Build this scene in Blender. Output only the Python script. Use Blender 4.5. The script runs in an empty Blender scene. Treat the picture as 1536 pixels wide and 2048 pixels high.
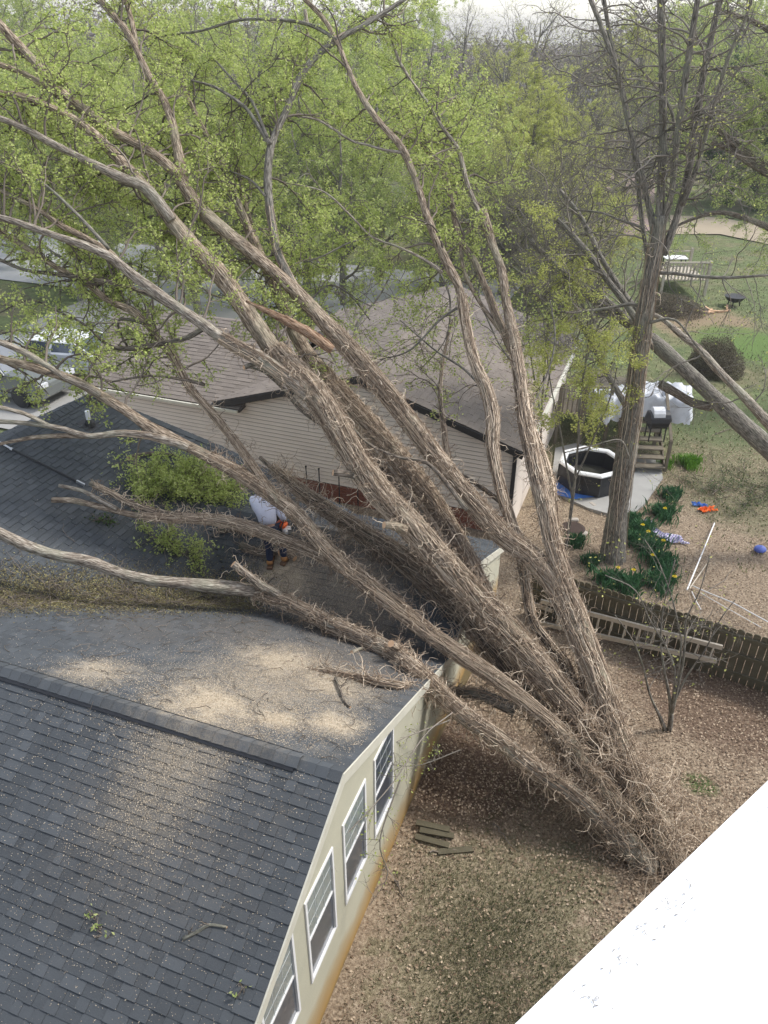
import bpy, bmesh, math, random
import numpy as np
from mathutils import Vector, Matrix

# ------------------------------------------------------------------ scene
S = bpy.context.scene
COL = S.collection
rng = np.random.default_rng(7)
random.seed(7)
FPX = 1560.0
PITCH = math.atan(964 / FPX)
CH = 10.0
cam_d = bpy.data.cameras.new('camera'); cam = bpy.data.objects.new('camera', cam_d); COL.objects.link(cam)
cam.location = (0, 0, CH); cam.rotation_euler = (math.pi / 2 - PITCH, 0, 0)
cam_d.sensor_fit = 'VERTICAL'; cam_d.sensor_height = 24; cam_d.lens = FPX / 2048 * 24
cam_d.clip_start = .05; cam_d.clip_end = 2000
S.camera = cam
W = bpy.data.worlds.new('World'); S.world = W; W.use_nodes = True
wn = W.node_tree; wn.nodes.clear()
sky = wn.nodes.new('ShaderNodeTexSky'); sky.sky_type = 'NISHITA'; sky.sun_disc = False
SUN_EL, SUN_AZ = math.radians(50), math.radians(72)      # azimuth measured from +Y towards +X
sky.sun_elevation = SUN_EL; sky.sun_rotation = SUN_AZ
sky.air_density = 1.0; sky.dust_density = 1.5; sky.ozone_density = 1.0
bg = wn.nodes.new('ShaderNodeBackground'); bg.inputs[1].default_value = .15
hs = wn.nodes.new('ShaderNodeHueSaturation'); hs.inputs['Saturation'].default_value = .45
wo = wn.nodes.new('ShaderNodeOutputWorld')
wn.links.new(sky.outputs[0], hs.inputs['Color']); wn.links.new(hs.outputs[0], bg.inputs[0]); wn.links.new(bg.outputs[0], wo.inputs[0])
sd = bpy.data.lights.new('sun', 'SUN'); sd.energy = 1.5; sd.angle = math.radians(10); sd.color = (1, .96, .9)
sun = bpy.data.objects.new('sun', sd); COL.objects.link(sun)
sdir = Vector((math.sin(SUN_AZ) * math.cos(SUN_EL), math.cos(SUN_AZ) * math.cos(SUN_EL), math.sin(SUN_EL)))
sun.rotation_euler = sdir.to_track_quat('Z', 'Y').to_euler(); sun.location = (0, 0, 40)
S.view_settings.view_transform = 'Standard'; S.view_settings.look = 'None'
S.view_settings.exposure = 1.0; S.view_settings.gamma = 1; S.view_settings.use_curve_mapping = False

# ------------------------------------------------------------------ frames
Fv = np.array([0, math.cos(PITCH), -math.sin(PITCH)]); Uv = np.array([0, math.sin(PITCH), math.cos(PITCH)]); Rv = np.array([1., 0, 0])
CAM = np.array([0, 0, CH])
A0 = np.array([-0.757, 4.664, 0.]); _a = math.radians(20.5)
D1 = np.array([math.sin(_a), math.cos(_a), 0.]); D2 = np.array([-math.cos(_a), math.sin(_a), 0.])
def P(u, v, z=0.): return A0 + u * D1 + v * D2 + np.array([0, 0, z])
def ray(px, py): return Fv + Rv * (px - 768) / FPX - Uv * (py - 1024) / FPX
def at(px, py, D): return CAM + ray(px, py) * D                      # D: distance in metres along the view axis
def aty(px, py, y): d = ray(px, py); return CAM + d * (y / d[1])
def sst(a, b, x): t = np.clip((x - a) / (b - a), 0, 1); return t * t * (3 - 2 * t)
def gz(x, y):
    u = (x - A0[0]) * D1[0] + (y - A0[1]) * D1[1]
    z = -1.0 * sst(3, 10, u)
    z = z + 2.5 * sst(110, 230, y + 0.1 * x) 
    return z
def gp(px, py):
    z = -.5
    for _ in range(30):
        d = ray(px, py); t = (z - CH) / d[2]; p = CAM + d * t
        z = .5 * z + .5 * float(gz(p[0], p[1]))
    return np.array([p[0], p[1], float(gz(p[0], p[1]))])
def proj(p):
    v = np.asarray(p) - CAM; dd = v @ Fv
    return 768 + FPX * (v @ Rv) / dd, 1024 - FPX * (v @ Uv) / dd, dd
M_ = .47
def z1n(u): return 3.51 + M_ * (u - .8)
def z1f(u): return 3.51 - M_ * (u - .8)
def z2(v): return 2.66 + M_ * (v - 6.38)
def z3n(u): return 1.49 + M_ * (u - 5.1)
def z3f(u): return 2.24 - M_ * (u - 6.7)
def roofz(p):
    q = p - A0; u = float(q @ D1); v = float(q @ D2)
    if v < 0: return -9
    if u > 9: return -9
    a = max(min(z1n(u), z1f(u)) if u < 5.6 else -9, min(z3n(u), z3f(u)) if u > 4.9 else -9)
    b = z2(v) if v < 8.5 else 3.66 - M_ * (v - 8.5)
    return max(a, b)

# ------------------------------------------------------------------ object helpers
def link(name, me, mat=None, parent=None):
    o = bpy.data.objects.new(name, me); COL.objects.link(o)
    if parent is not None: o.parent = parent
    if mat is not None and me is not None and len(me.materials) == 0: me.materials.append(mat)
    return o
def tag(o, label=None, cat=None, group=None, kind=None):
    if label: o['label'] = label
    if cat: o['category'] = cat
    if group: o['group'] = group
    if kind: o['kind'] = kind
    return o
def thing(name, label, cat, loc=(0, 0, 0), rz=0, group=None):
    o = bpy.data.objects.new(name, None); COL.objects.link(o); o.location = Vector([float(c) for c in loc]); o.rotation_euler = (0, 0, rz)
    o.empty_display_size = .2
    return tag(o, label, cat, group)
def mesh_np(name, V, Fs, attrs=None, smooth=False):
    """V (n,3); Fs: (m,k) int array, all faces with k corners"""
    me = bpy.data.meshes.new(name); V = np.asarray(V, dtype=np.float32); Fs = np.asarray(Fs, dtype=np.int32)
    m, k = Fs.shape
    me.vertices.add(len(V)); me.vertices.foreach_set('co', V.ravel())
    me.loops.add(m * k); me.loops.foreach_set('vertex_index', Fs.ravel())
    me.polygons.add(m); me.polygons.foreach_set('loop_start', np.arange(0, m * k, k, dtype=np.int32))
    me.polygons.foreach_set('loop_total', np.full(m, k, dtype=np.int32))
    me.update(calc_edges=True)
    me.polygons.foreach_set('use_smooth', np.full(m, bool(smooth)))
    if attrs:
        for an, (ty, dom, data) in attrs.items():
            at_ = me.attributes.new(an, ty, dom)
            at_.data.foreach_set('vector' if ty == 'FLOAT_VECTOR' else 'value', np.asarray(data, dtype=np.float32).ravel())
    return me
def mesh_py(name, V, Fs, smooth=False):
    me = bpy.data.meshes.new(name); me.from_pydata([tuple(map(float, v)) for v in V], [], Fs); me.update()
    me.polygons.foreach_set('use_smooth', np.full(len(me.polygons), bool(smooth)))
    return me
class MB:
    """collects boxes, prisms and bars that make ONE part"""
    def __init__(s): s.V = []; s.F = []
    def add(s, V, F):
        n = len(s.V); s.V += [tuple(map(float, v)) for v in V]; s.F += [tuple(i + n for i in f) for f in F]; return s
    def hexa(s, lo, hi):     # lo: 4 points, hi: 4 points
        return s.add(list(lo) + list(hi), [(3, 2, 1, 0), (4, 5, 6, 7), (0, 1, 5, 4), (1, 2, 6, 5), (2, 3, 7, 6), (3, 0, 4, 7)])
    def box(s, c, sz, ax=None):
        c = np.asarray(c, float); X, Y, Z = [np.asarray(a, float) for a in (ax or ((1, 0, 0), (0, 1, 0), (0, 0, 1)))]
        a, b, h = sz[0] / 2 * X, sz[1] / 2 * Y, sz[2] / 2 * Z
        return s.hexa([c - a - b - h, c + a - b - h, c + a + b - h, c - a + b - h], [c - a - b + h, c + a - b + h, c + a + b + h, c - a + b + h])
    def bar(s, p, q, w, h, up=(0, 0, 1)):
        p = np.asarray(p, float); q = np.asarray(q, float); t = q - p; L = np.linalg.norm(t); t = t / L
        x = np.cross(t, up); 
        if np.linalg.norm(x) < 1e-4: x = np.cross(t, (1, 0, 0))
        x /= np.linalg.norm(x); y = np.cross(x, t)
        return s.box((p + q) / 2, (w, L, h), (x, t, y))
    def tube(s, pts, r, n=8, cap=True):
        pts = [np.asarray(p, float) for p in pts]; rr = r if hasattr(r, '__len__') else [r] * len(pts)
        t0 = pts[1] - pts[0]; t0 /= np.linalg.norm(t0); a = np.cross(t0, (0, 0, 1))
        if np.linalg.norm(a) < 1e-3: a = np.cross(t0, (1, 0, 0))
        a /= np.linalg.norm(a); V = []; F = []
        for i, p in enumerate(pts):
            t = pts[min(i + 1, len(pts) - 1)] - pts[max(i - 1, 0)]; t /= max(np.linalg.norm(t), 1e-9)
            a = a - t * (a @ t); a /= np.linalg.norm(a); b = np.cross(t, a)
            for k in range(n): an = 2 * math.pi * k / n; V.append(p + rr[i] * (math.cos(an) * a + math.sin(an) * b))
        for i in range(len(pts) - 1):
            for k in range(n): k2 = (k + 1) % n; F.append((i * n + k, i * n + k2, (i + 1) * n + k2, (i + 1) * n + k))
        if cap: F.append(tuple(range(n - 1, -1, -1))); F.append(tuple((len(pts) - 1) * n + k for k in range(n)))
        return s.add(V, F)
    def build(s, name, mat, parent=None, bevel=0, smooth=False, off=None):
        V = s.V if off is None else [tuple(np.array(v) - np.asarray(off)) for v in s.V]
        me = mesh_py(name, V, s.F, smooth)
        if bevel:
            bm = bmesh.new(); bm.from_mesh(me); bmesh.ops.bevel(bm, geom=bm.edges[:], offset=bevel, segments=1, affect='EDGES', clamp_overlap=True); bm.to_mesh(me); bm.free()
        return link(name, me, mat, parent)

# batch of thin tubes -> one mesh
class Tubes:
    def __init__(s): s.V = []; s.F = []; s.n = 0; s.T = []
    def add(s, pts, rad, sides=3, tone=None):
        pts = np.asarray(pts, float); N = len(pts)
        if N < 2: return
        rad = np.broadcast_to(np.asarray(rad, float), (N,))
        t = np.empty_like(pts); t[1:-1] = pts[2:] - pts[:-2]; t[0] = pts[1] - pts[0]; t[-1] = pts[-1] - pts[-2]
        t /= np.linalg.norm(t, axis=1)[:, None] + 1e-9
        m = np.abs(pts[-1] - pts[0]); ref = np.zeros(3); ref[int(np.argmin(m))] = 1
        a = np.cross(t, ref); a /= np.linalg.norm(a, axis=1)[:, None] + 1e-9; b = np.cross(t, a)
        an = np.arange(sides) * 2 * math.pi / sides
        V = pts[:, None, :] + rad[:, None, None] * (np.cos(an)[None, :, None] * a[:, None, :] + np.sin(an)[None, :, None] * b[:, None, :])
        i = np.arange(N - 1)[:, None] * sides; k = np.arange(sides)[None, :]; k2 = (k + 1) % sides
        F = np.stack([i + k, i + k2, i + sides + k2, i + sides + k], -1).reshape(-1, 4) + s.n
        s.V.append(V.reshape(-1, 3)); s.F.append(F); s.n += N * sides
        s.T.append(np.full(N * sides, rng.random() if tone is None else tone))
    def build(s, name, mat, parent=None, mesh_only=False):
        if not s.V: return None
        me = mesh_np(name, np.concatenate(s.V), np.concatenate(s.F), {'tone': ('FLOAT', 'POINT', np.concatenate(s.T))}, smooth=True)
        if mesh_only: me.materials.append(mat); return me
        return link(name, me, mat, parent)

def rnd_unit(n):
    v = rng.normal(size=(n, 3)); return v / np.linalg.norm(v, axis=1)[:, None]
def leaf_mesh(name, C, size, mat, up=.35, aspect=.6, tone=None):
    """one small folded two-triangle leaf at every point of C"""
    n = len(C); a = rnd_unit(n); a[:, 2] *= .7; a /= np.linalg.norm(a, axis=1)[:, None]
    r = rnd_unit(n); r[:, 2] += up * 2; b = np.cross(a, r); b /= np.linalg.norm(b, axis=1)[:, None] + 1e-9
    c = np.cross(a, b)
    s = (size * rng.uniform(.6, 1.3, n))[:, None]
    V = np.stack([C, C + a * s * .5 + b * s * aspect * .5 + c * s * .12, C + a * s, C + a * s * .5 - b * s * aspect * .5 + c * s * .12], 1).reshape(-1, 3)
    i = np.arange(n)[:, None] * 4
    F = i + np.array([[0, 1, 2, 3]])
    tone = rng.random(n) if tone is None else tone
    me = mesh_np(name, V, F, {'tone': ('FLOAT', 'POINT', np.repeat(tone, 4))})
    me.materials.append(mat); return me
def flat_bits(name, C, N, size, mat, aspect=.5, tilt=.25):
    """small flat chips or dead leaves lying on a surface with normals N"""
    n = len(C); r = rnd_unit(n); nn = N + rng.normal(size=(n, 3)) * tilt; nn /= np.linalg.norm(nn, axis=1)[:, None]
    a = np.cross(nn, r); a /= np.linalg.norm(a, axis=1)[:, None] + 1e-9; b = np.cross(nn, a)
    s = np.broadcast_to(np.asarray(size, float), (n,))[:, None] * rng.uniform(.5, 1.3, n)[:, None]
    V = np.stack([C - a * s * .5, C + b * s * aspect * .5, C + a * s * .5, C - b * s * aspect * .5], 1)
    V = V + nn[:, None, :] * (s * .12)[:, None, :]
    F = np.arange(n)[:, None] * 4 + np.array([[0, 1, 2, 3]])
    me = mesh_np(name, V.reshape(-1, 3), F, {'tone': ('FLOAT', 'POINT', np.repeat(rng.random(n), 4))})
    me.materials.append(mat); return me

# ------------------------------------------------------------------ materials
def mat_new(name):
    m = bpy.data.materials.new(name); m.use_nodes = True; nt = m.node_tree; b = nt.nodes['Principled BSDF']; return m, nt, b
def N_(nt, ty, **kw):
    n = nt.nodes.new(ty)
    for k, v in kw.items(): setattr(n, k, v)
    return n
def ramp(nt, src, stops):
    r = N_(nt, 'ShaderNodeValToRGB'); e = r.color_ramp.elements
    while len(e) < len(stops): e.new(.5)
    for x, (p, c) in zip(e, stops): x.position = p; x.color = (c[0], c[1], c[2], 1) if hasattr(c, '__len__') else (c, c, c, 1)
    nt.links.new(src, r.inputs[0]); return r.outputs[0]
def mixc(nt, f, a, b, mode='MIX'):
    m = N_(nt, 'ShaderNodeMix', data_type='RGBA', blend_type=mode)
    for s, x in ((m.inputs[0], f), (m.inputs[6], a), (m.inputs[7], b)):
        if hasattr(x, 'is_output') or isinstance(x, bpy.types.NodeSocket): nt.links.new(x, s)
        elif hasattr(x, '__len__'): s.default_value = (x[0], x[1], x[2], 1)
        else: s.default_value = x
    return m.outputs[2]
def noise(nt, vec, scale, detail=4, rough=.6, out=0):
    n = N_(nt, 'ShaderNodeTexNoise'); n.inputs['Scale'].default_value = scale; n.inputs['Detail'].default_value = detail; n.inputs['Roughness'].default_value = rough
    if vec is not None: nt.links.new(vec, n.inputs['Vector'])
    return n.outputs[out]
def geo_pos(nt): return N_(nt, 'ShaderNodeNewGeometry').outputs['Position']
def obj_pos(nt): return N_(nt, 'ShaderNodeTexCoord').outputs['Object']
def attr(nt, name, out='Fac'): a = N_(nt, 'ShaderNodeAttribute', attribute_name=name); return a.outputs[out]
def bump(nt, b, h, dist=.01, strength=1.):
    n = N_(nt, 'ShaderNodeBump'); n.inputs['Distance'].default_value = dist; n.inputs['Strength'].default_value = strength
    nt.links.new(h, n.inputs['Height']); nt.links.new(n.outputs[0], b.inputs['Normal'])
def math_(nt, op, a, b=None, c=None):
    m = N_(nt, 'ShaderNodeMath', operation=op)
    for i, x in enumerate((a, b, c)):
        if x is None: continue
        if isinstance(x, bpy.types.NodeSocket): nt.links.new(x, m.inputs[i])
        else: m.inputs[i].default_value = x
    return m.outputs[0]
def simple(name, col, rough=.7, var=.25, scale=8, metal=0, bmp=0, spec=None):
    m, nt, b = mat_new(name); p = obj_pos(nt)
    n = noise(nt, p, scale, 5)
    c = mixc(nt, n, tuple(x * (1 - var) for x in col), tuple(min(1, x * (1 + var)) for x in col))
    nt.links.new(c, b.inputs['Base Color']); b.inputs['Roughness'].default_value = rough; b.inputs['Metallic'].default_value = metal
    if spec is not None: b.inputs['Specular IOR Level'].default_value = spec
    if bmp: bump(nt, b, noise(nt, p, scale * 6, 4), bmp)
    return m
def bark_mat(name, dark, mid, light, lichen=None):
    m, nt, b = mat_new(name)
    v = attr(nt, 'bk', 'Vector')
    n1 = noise(nt, v, 62, 5, .62); n2 = noise(nt, v, 16, 3); n3 = noise(nt, geo_pos(nt), 1.6, 4)
    c = ramp(nt, n1, [(.38, dark), (.5, mid), (.64, light)])
    c = mixc(nt, ramp(nt, n2, [(.35, 0.), (.75, .55)]), c, dark)
    if lichen: c = mixc(nt, ramp(nt, n3, [(.5, 0.), (.72, .6)]), c, lichen)
    nt.links.new(c, b.inputs['Base Color']); b.inputs['Roughness'].default_value = .92; b.inputs['Specular IOR Level'].default_value = .15
    bump(nt, b, n1, .035, 1.)
    return m
def tone_mat(name, c0, c1, rough=.8, trans=0, spec=.2, c2=None):
    m, nt, b = mat_new(name); t = attr(nt, 'tone')
    st = [(0, c0), (1, c1)] if c2 is None else [(0, c0), (.55, c1), (1, c2)]
    c = ramp(nt, t, st); nt.links.new(c, b.inputs['Base Color']); b.inputs['Roughness'].default_value = rough; b.inputs['Specular IOR Level'].default_value = spec
    if trans:
        tr = N_(nt, 'ShaderNodeBsdfTranslucent'); nt.links.new(c, tr.inputs[0]); mx = N_(nt, 'ShaderNodeMixShader'); mx.inputs[0].default_value = trans
        nt.links.new(b.outputs[0], mx.inputs[1]); nt.links.new(tr.outputs[0], mx.inputs[2]); nt.links.new(mx.outputs[0], nt.nodes['Material Output'].inputs[0])
    return m

def shingle_mat(name, c0, c1, sawdust=False):
    m, nt, b = mat_new(name); t = attr(nt, 'tone'); p = geo_pos(nt)
    c = ramp(nt, t, [(0, c0), (1, c1)])
    g = noise(nt, p, 260, 2, .8); c = mixc(nt, ramp(nt, g, [(.3, .0), (.7, .7)]), c, tuple(x * 1.9 for x in c1))
    w = noise(nt, p, .9, 4); c = mixc(nt, ramp(nt, w, [(.35, 0.), (.8, .5)]), c, tuple(x * 1.5 for x in c1))
    if sawdust:
        # drifts of pale sawdust lying between the granules
        tot = None
        wob = math_(nt, 'SUBTRACT', noise(nt, p, 3.2, 5, .7), .5)
        gr = None
        for (q, r, s) in GRIME:
            vd = N_(nt, 'ShaderNodeVectorMath', operation='DISTANCE'); nt.links.new(p, vd.inputs[0]); vd.inputs[1].default_value = tuple(map(float, q))
            mr = N_(nt, 'ShaderNodeMapRange', interpolation_type='SMOOTHSTEP'); nt.links.new(math_(nt, 'MULTIPLY_ADD', wob, 1.6, vd.outputs['Value']), mr.inputs[0])
            mr.inputs[1].default_value = 0; mr.inputs[2].default_value = r; mr.inputs[3].default_value = s; mr.inputs[4].default_value = 0
            gr = mr.outputs[0] if gr is None else math_(nt, 'MAXIMUM', gr, mr.outputs[0])
        c = mixc(nt, math_(nt, 'MULTIPLY', gr, ramp(nt, noise(nt, p, 30, 6, .8), [(.36, 0.), (.62, 1.)])), c, (.20, .165, .125))
        for (q, r, s) in DRIFTS:
            vd = N_(nt, 'ShaderNodeVectorMath', operation='DISTANCE'); nt.links.new(p, vd.inputs[0]); vd.inputs[1].default_value = tuple(map(float, q))
            mr = N_(nt, 'ShaderNodeMapRange', interpolation_type='SMOOTHSTEP'); nt.links.new(math_(nt, 'MULTIPLY_ADD', wob, r * 1.3, vd.outputs['Value']), mr.inputs[0])
            mr.inputs[1].default_value = 0; mr.inputs[2].default_value = r; mr.inputs[3].default_value = s; mr.inputs[4].default_value = 0
            tot = mr.outputs[0] if tot is None else math_(nt, 'MAXIMUM', tot, mr.outputs[0])
        sp = ramp(nt, noise(nt, p, 75, 6, .85), [(.44, 0.), (.58, 1.)])
        f = math_(nt, 'MULTIPLY', tot, sp); f2 = math_(nt, 'MULTIPLY', math_(nt, 'POWER', tot, 3.5), .6)
        f = math_(nt, 'MINIMUM', math_(nt, 'ADD', f, f2), .92)
        c = mixc(nt, f, c, (.58, .49, .36))
    nt.links.new(c, b.inputs['Base Color']); b.inputs['Roughness'].default_value = .88; b.inputs['Specular IOR Level'].default_value = .25
    bump(nt, b, g, .003)
    return m
def onroof(px, py, which):
    """where the view through a photo point meets a roof plane"""
    pl = {'1n': (P(.8, 0, 3.51), D1, M_), '1f': (P(.8, 0, 3.51), D1, -M_), '2': (P(0, 6.38, 2.66), D2, M_), '2b': (P(0, 8.5, 3.66), D2, -M_),
          '3n': (P(5.1, 0, 1.49), D1, M_), '3f': (P(6.7, 0, 2.24), D1, -M_)}[which]
    n = np.array([0, 0, 1.]) - pl[2] * pl[1]; d = ray(px, py); t = ((pl[0] - CAM) @ n) / (d @ n); return CAM + d * t
DRIFTS = [(onroof(420, 1405, '1f'), 1.1, 1.), (onroof(560, 1440, '1f'), .6, 1.), (onroof(668, 1450, '1f'), .62, 1.), (onroof(560, 1325, '1f'), 1.1, .85),
          (onroof(660, 1370, '1f'), 1.0, .8), (onroof(200, 1345, '1f'), .75, .75), (onroof(560, 1130, '3n'), .75, .95), (onroof(585, 1165, '3n'), .7, .8),
          (onroof(700, 1190, '3n'), 1.5, .5), (onroof(350, 1530, '1n'), .9, .45), (onroof(290, 1620, '1n'), .8, .3), (onroof(520, 1390, '1f'), 2.0, .55)]
GRIME = [(onroof(650, 1330, '1f'), 2.2, .8), (onroof(700, 1260, '1f'), 1.8, .8), (onroof(500, 1270, '1f'), 1.6, .6), (onroof(680, 1160, '3n'), 2.2, .8), (onroof(300, 1260, '1f'), 1.5, .4), (onroof(330, 1640, '1n'), 1.8, .35), (onroof(400, 1480, '1n'), 1.2, .5)]
SHINGLE = shingle_mat('charcoal_shingle', (.020, .0225, .025), (.068, .075, .082), True)
SHINGLE2 = shingle_mat('brown_shingle', (.095, .080, .070), (.17, .146, .126))
BARK = bark_mat('furrowed_bark', (.085, .063, .046), (.33, .255, .185), (.72, .60, .46), (.38, .36, .26))
BARK_P = bark_mat('pale_bark', (.11, .09, .07), (.34, .285, .23), (.66, .60, .50), (.40, .41, .31))
BARK_G = bark_mat('grey_bark', (.085, .078, .065), (.24, .22, .185), (.44, .40, .345), (.30, .31, .24))
BARK_D = bark_mat('dark_bark', (.06, .05, .04), (.18, .148, .118), (.42, .36, .29), (.22, .23, .17))
VINE = tone_mat('dry_vine', (.16, .118, .085), (.43, .33, .24), .85, 0, .2, (.84, .71, .55))
TWIG = tone_mat('twig_wood', (.09, .075, .06), (.25, .21, .17), .9)
TWIG_G = tone_mat('grey_twig', (.12, .11, .09), (.28, .25, .215), .9)
LEAF = tone_mat('spring_leaf', (.34, .42, .10), (.52, .60, .19), .6, .5, .25, (.68, .72, .30))
LEAF2 = tone_mat('green_leaf', (.27, .35, .10), (.45, .53, .19), .6, .5, .25, (.62, .66, .28))
LEAF3 = tone_mat('yellow_green_leaf', (.34, .38, .09), (.54, .57, .17), .6, .5, .25, (.70, .70, .27))
LEAF_E = tone_mat('evergreen_leaf', (.02, .045, .015), (.06, .12, .03), .6, .25, .3, (.12, .20, .05))
LEAF_B = tone_mat('bronze_bush_leaf', (.045, .04, .028), (.13, .105, .07), .6, .2, .3, (.22, .19, .12))
CUTWOOD = simple('cut_wood', (.62, .40, .24), .8, .2, 30)
CREAM = None

def wall_mat():
    m, nt, b = mat_new('cream_render'); p = geo_pos(nt)
    n = noise(nt, p, 1.3, 5); sep = N_(nt, 'ShaderNodeSeparateXYZ'); nt.links.new(p, sep.inputs[0])
    c = mixc(nt, ramp(nt, n, [(.3, 0.), (.8, 1.)]), (.50, .48, .37), (.42, .41, .32))
    h = math_(nt, 'ADD', sep.outputs[2], math_(nt, 'MULTIPLY', math_(nt, 'SUBTRACT', noise(nt, p, 1.1, 4), .5), .55))
    c = mixc(nt, ramp(nt, h, [(.10, 1.), (.42, .55), (.62, 0.)]), c, (.36, .22, .07))     # rust-coloured splash stain of the lowest course
    c = mixc(nt, ramp(nt, math_(nt, 'ADD', h, .05), [(.0, .8), (.16, 0.)]), c, (.10, .085, .04))
    nt.links.new(c, b.inputs['Base Color']); b.inputs['Roughness'].default_value = .8
    bump(nt, b, noise(nt, p, 60, 3), .003)
    return m
CREAM = wall_mat()
WHITE = simple('white_paint', (.78, .78, .78), .5, .06, 5)
FASCIA = simple('cream_trim', (.58, .56, .47), .6, .15, 6)
SIDING = simple('tan_siding', (.72, .64, .56), .65, .14, 1.6)
BRICK = simple('red_brick', (.22, .08, .05), .9, .25, 20)
DARKM = simple('dark_metal', (.02, .02, .022), .5, .2, 9)
BLACK = simple('black_plastic', (.016, .017, .02), .45, .3, 12)
WOOD_G = simple('weathered_wood', (.17, .145, .105), .9, .35, 7, bmp=.004)
WOOD_P = simple('pale_board', (.48, .43, .35), .9, .25, 9, bmp=.003)
WOOD_F = simple('fence_wood', (.105, .092, .058), .92, .45, 5, bmp=.005)
CONC = simple('concrete', (.34, .335, .315), .9, .18, 2.5, bmp=.002)
STEEL = simple('galvanised', (.55, .56, .58), .35, .1, 14, metal=.8)

# ------------------------------------------------------------------ ground
def ground_mat():
    m, nt, b = mat_new('yard_soil_and_lawn'); p = geo_pos(nt)
    sep = N_(nt, 'ShaderNodeSeparateXYZ'); nt.links.new(p, sep.inputs[0])
    fine = noise(nt, p, 22, 8, .75); mid = noise(nt, p, 3.5, 6, .7); big = noise(nt, p, .45, 4, .6)
    dirt = ramp(nt, fine, [(.33, (.12, .09, .064)), (.5, (.29, .225, .16)), (.68, (.52, .43, .32))])
    mulch = ramp(nt, fine, [(.3, (.05, .03, .022)), (.55, (.14, .09, .065)), (.75, (.32, .24, .18))])
    grass = ramp(nt, fine, [(.3, (.03, .05, .018)), (.5, (.085, .12, .04)), (.72, (.22, .22, .11))])
    def blob(q, r, amp=1., nz=mid, ns=.5):
        vd = N_(nt, 'ShaderNodeVectorMath', operation='DISTANCE'); nt.links.new(p, vd.inputs[0]); vd.inputs[1].default_value = tuple(map(float, q))
        dd = math_(nt, 'ADD', vd.outputs['Value'], math_(nt, 'MULTIPLY', math_(nt, 'SUBTRACT', nz, .5), r * ns * 2))
        mr = N_(nt, 'ShaderNodeMapRange', interpolation_type='SMOOTHSTEP'); nt.links.new(dd, mr.inputs[0])
        mr.inputs[1].default_value = r * .55; mr.inputs[2].default_value = r; mr.inputs[3].default_value = amp; mr.inputs[4].default_value = 0
        return mr.outputs[0]
    def mx(*a):
        t = a[0]
        for x in a[1:]: t = math_(nt, 'MAXIMUM', t, x)
        return t
    c = dirt
    mul = mx(blob(gp(930, 1530), 1.6, .85), blob(gp(1450, 1400), 2.3, .75), blob(gp(1350, 1380), 1.2, .5), blob(gp(1500, 1420), 1.6, .7))
    c = mixc(nt, mul, c, mulch)
    gr = mx(blob(gp(1010, 1830), 1.5, .3, mid, 1.5), blob(gp(920, 1960), 1.2, .3, mid, 1.4), blob(gp(1130, 1750), .8, .35, mid, 1.), blob(gp(1400, 1570), .35, .9))
    c = mixc(nt, gr, c, grass)
    # far lawn (photo right) and general turf beyond the fence
    yy = math_(nt, 'ADD', sep.outputs[1], math_(nt, 'MULTIPLY', math_(nt, 'SUBTRACT', mid, .5), 5.))
    far = N_(nt, 'ShaderNodeMapRange', interpolation_type='SMOOTHSTEP'); nt.links.new(yy, far.inputs[0]); far.inputs[1].default_value = 17.; far.inputs[2].default_value = 24.
    lawn = ramp(nt, fine, [(.3, (.06, .085, .035)), (.5, (.15, .19, .08)), (.68, (.31, .33, .18))])
    lawn = mixc(nt, ramp(nt, big, [(.45, 0.), (.65, .75)]), lawn, (.26, .215, .14)); lawn = mixc(nt, ramp(nt, mid, [(.4, 0.), (.62, .6)]), lawn, (.07, .085, .045))
    c = mixc(nt, far.outputs[0], c, lawn)
    c = mixc(nt, blob(gp(1400, 645), 3.0, .8), c, (.30, .22, .15))
    c = mixc(nt, mx(blob(gp(1470, 680), 2.3, .85), blob(gp(1530, 700), 2.2, .85), blob(gp(1375, 915), .45, .9, mid, .3)), c, (.12, .19, .055))
    c = mixc(nt, mx(blob(gp(1500, 1000), 2.2, .5), blob(gp(1450, 850), 2.0, .6)), c, (.10, .13, .06))
    hill = N_(nt, 'ShaderNodeMapRange', interpolation_type='SMOOTHSTEP'); nt.links.new(yy, hill.inputs[0]); hill.inputs[1].default_value = 60.; hill.inputs[2].default_value = 90.
    c = mixc(nt, hill.outputs[0], c, ramp(nt, mid, [(.3, (.10, .085, .06)), (.7, (.19, .15, .11))]))
    nt.links.new(c, b.inputs['Base Color']); b.inputs['Roughness'].default_value = .95; b.inputs['Specular IOR Level'].default_value = .1
    bump(nt, b, fine, .03)
    return m
GROUND = ground_mat()
def build_ground():
    a = np.linspace(-1, 1, 181); xs = np.sign(a) * (np.abs(a) ** 2.6) * 600; ys = 15 + np.sign(a) * (np.abs(a) ** 2.6) * 600
    X, Y = np.meshgrid(xs, ys); n = len(a)
    Z = gz(X, Y); r = np.hypot(X, Y - 12)
    Z = Z + np.where(r < 60, .035 * np.sin(X * 2.1 + 1.3 * np.sin(Y * 1.7)) * np.sin(Y * 1.9), 0) * sst(0, 1, r / 3)
    V = np.stack([X, Y, Z], -1).reshape(-1, 3)
    i = (np.arange(n - 1)[:, None] * n + np.arange(n - 1)[None, :]).ravel()
    F = np.stack([i, i + 1, i + 1 + n, i + n], -1)
    o = link('ground', mesh_np('ground', V, F, smooth=True), GROUND); tag(o, kind='structure')
build_ground()
ASPH = simple('asphalt', (.42, .42, .43), .9, .12, .8, bmp=.004)
DRIVE = simple('driveway_concrete', (.33, .325, .31), .9, .15, .8)
TANP = simple('dirt_track', (.36, .30, .215), .95, .2, .6)
PINK = simple('red_clay_bank', (.27, .20, .175), .95, .25, .7)
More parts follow.
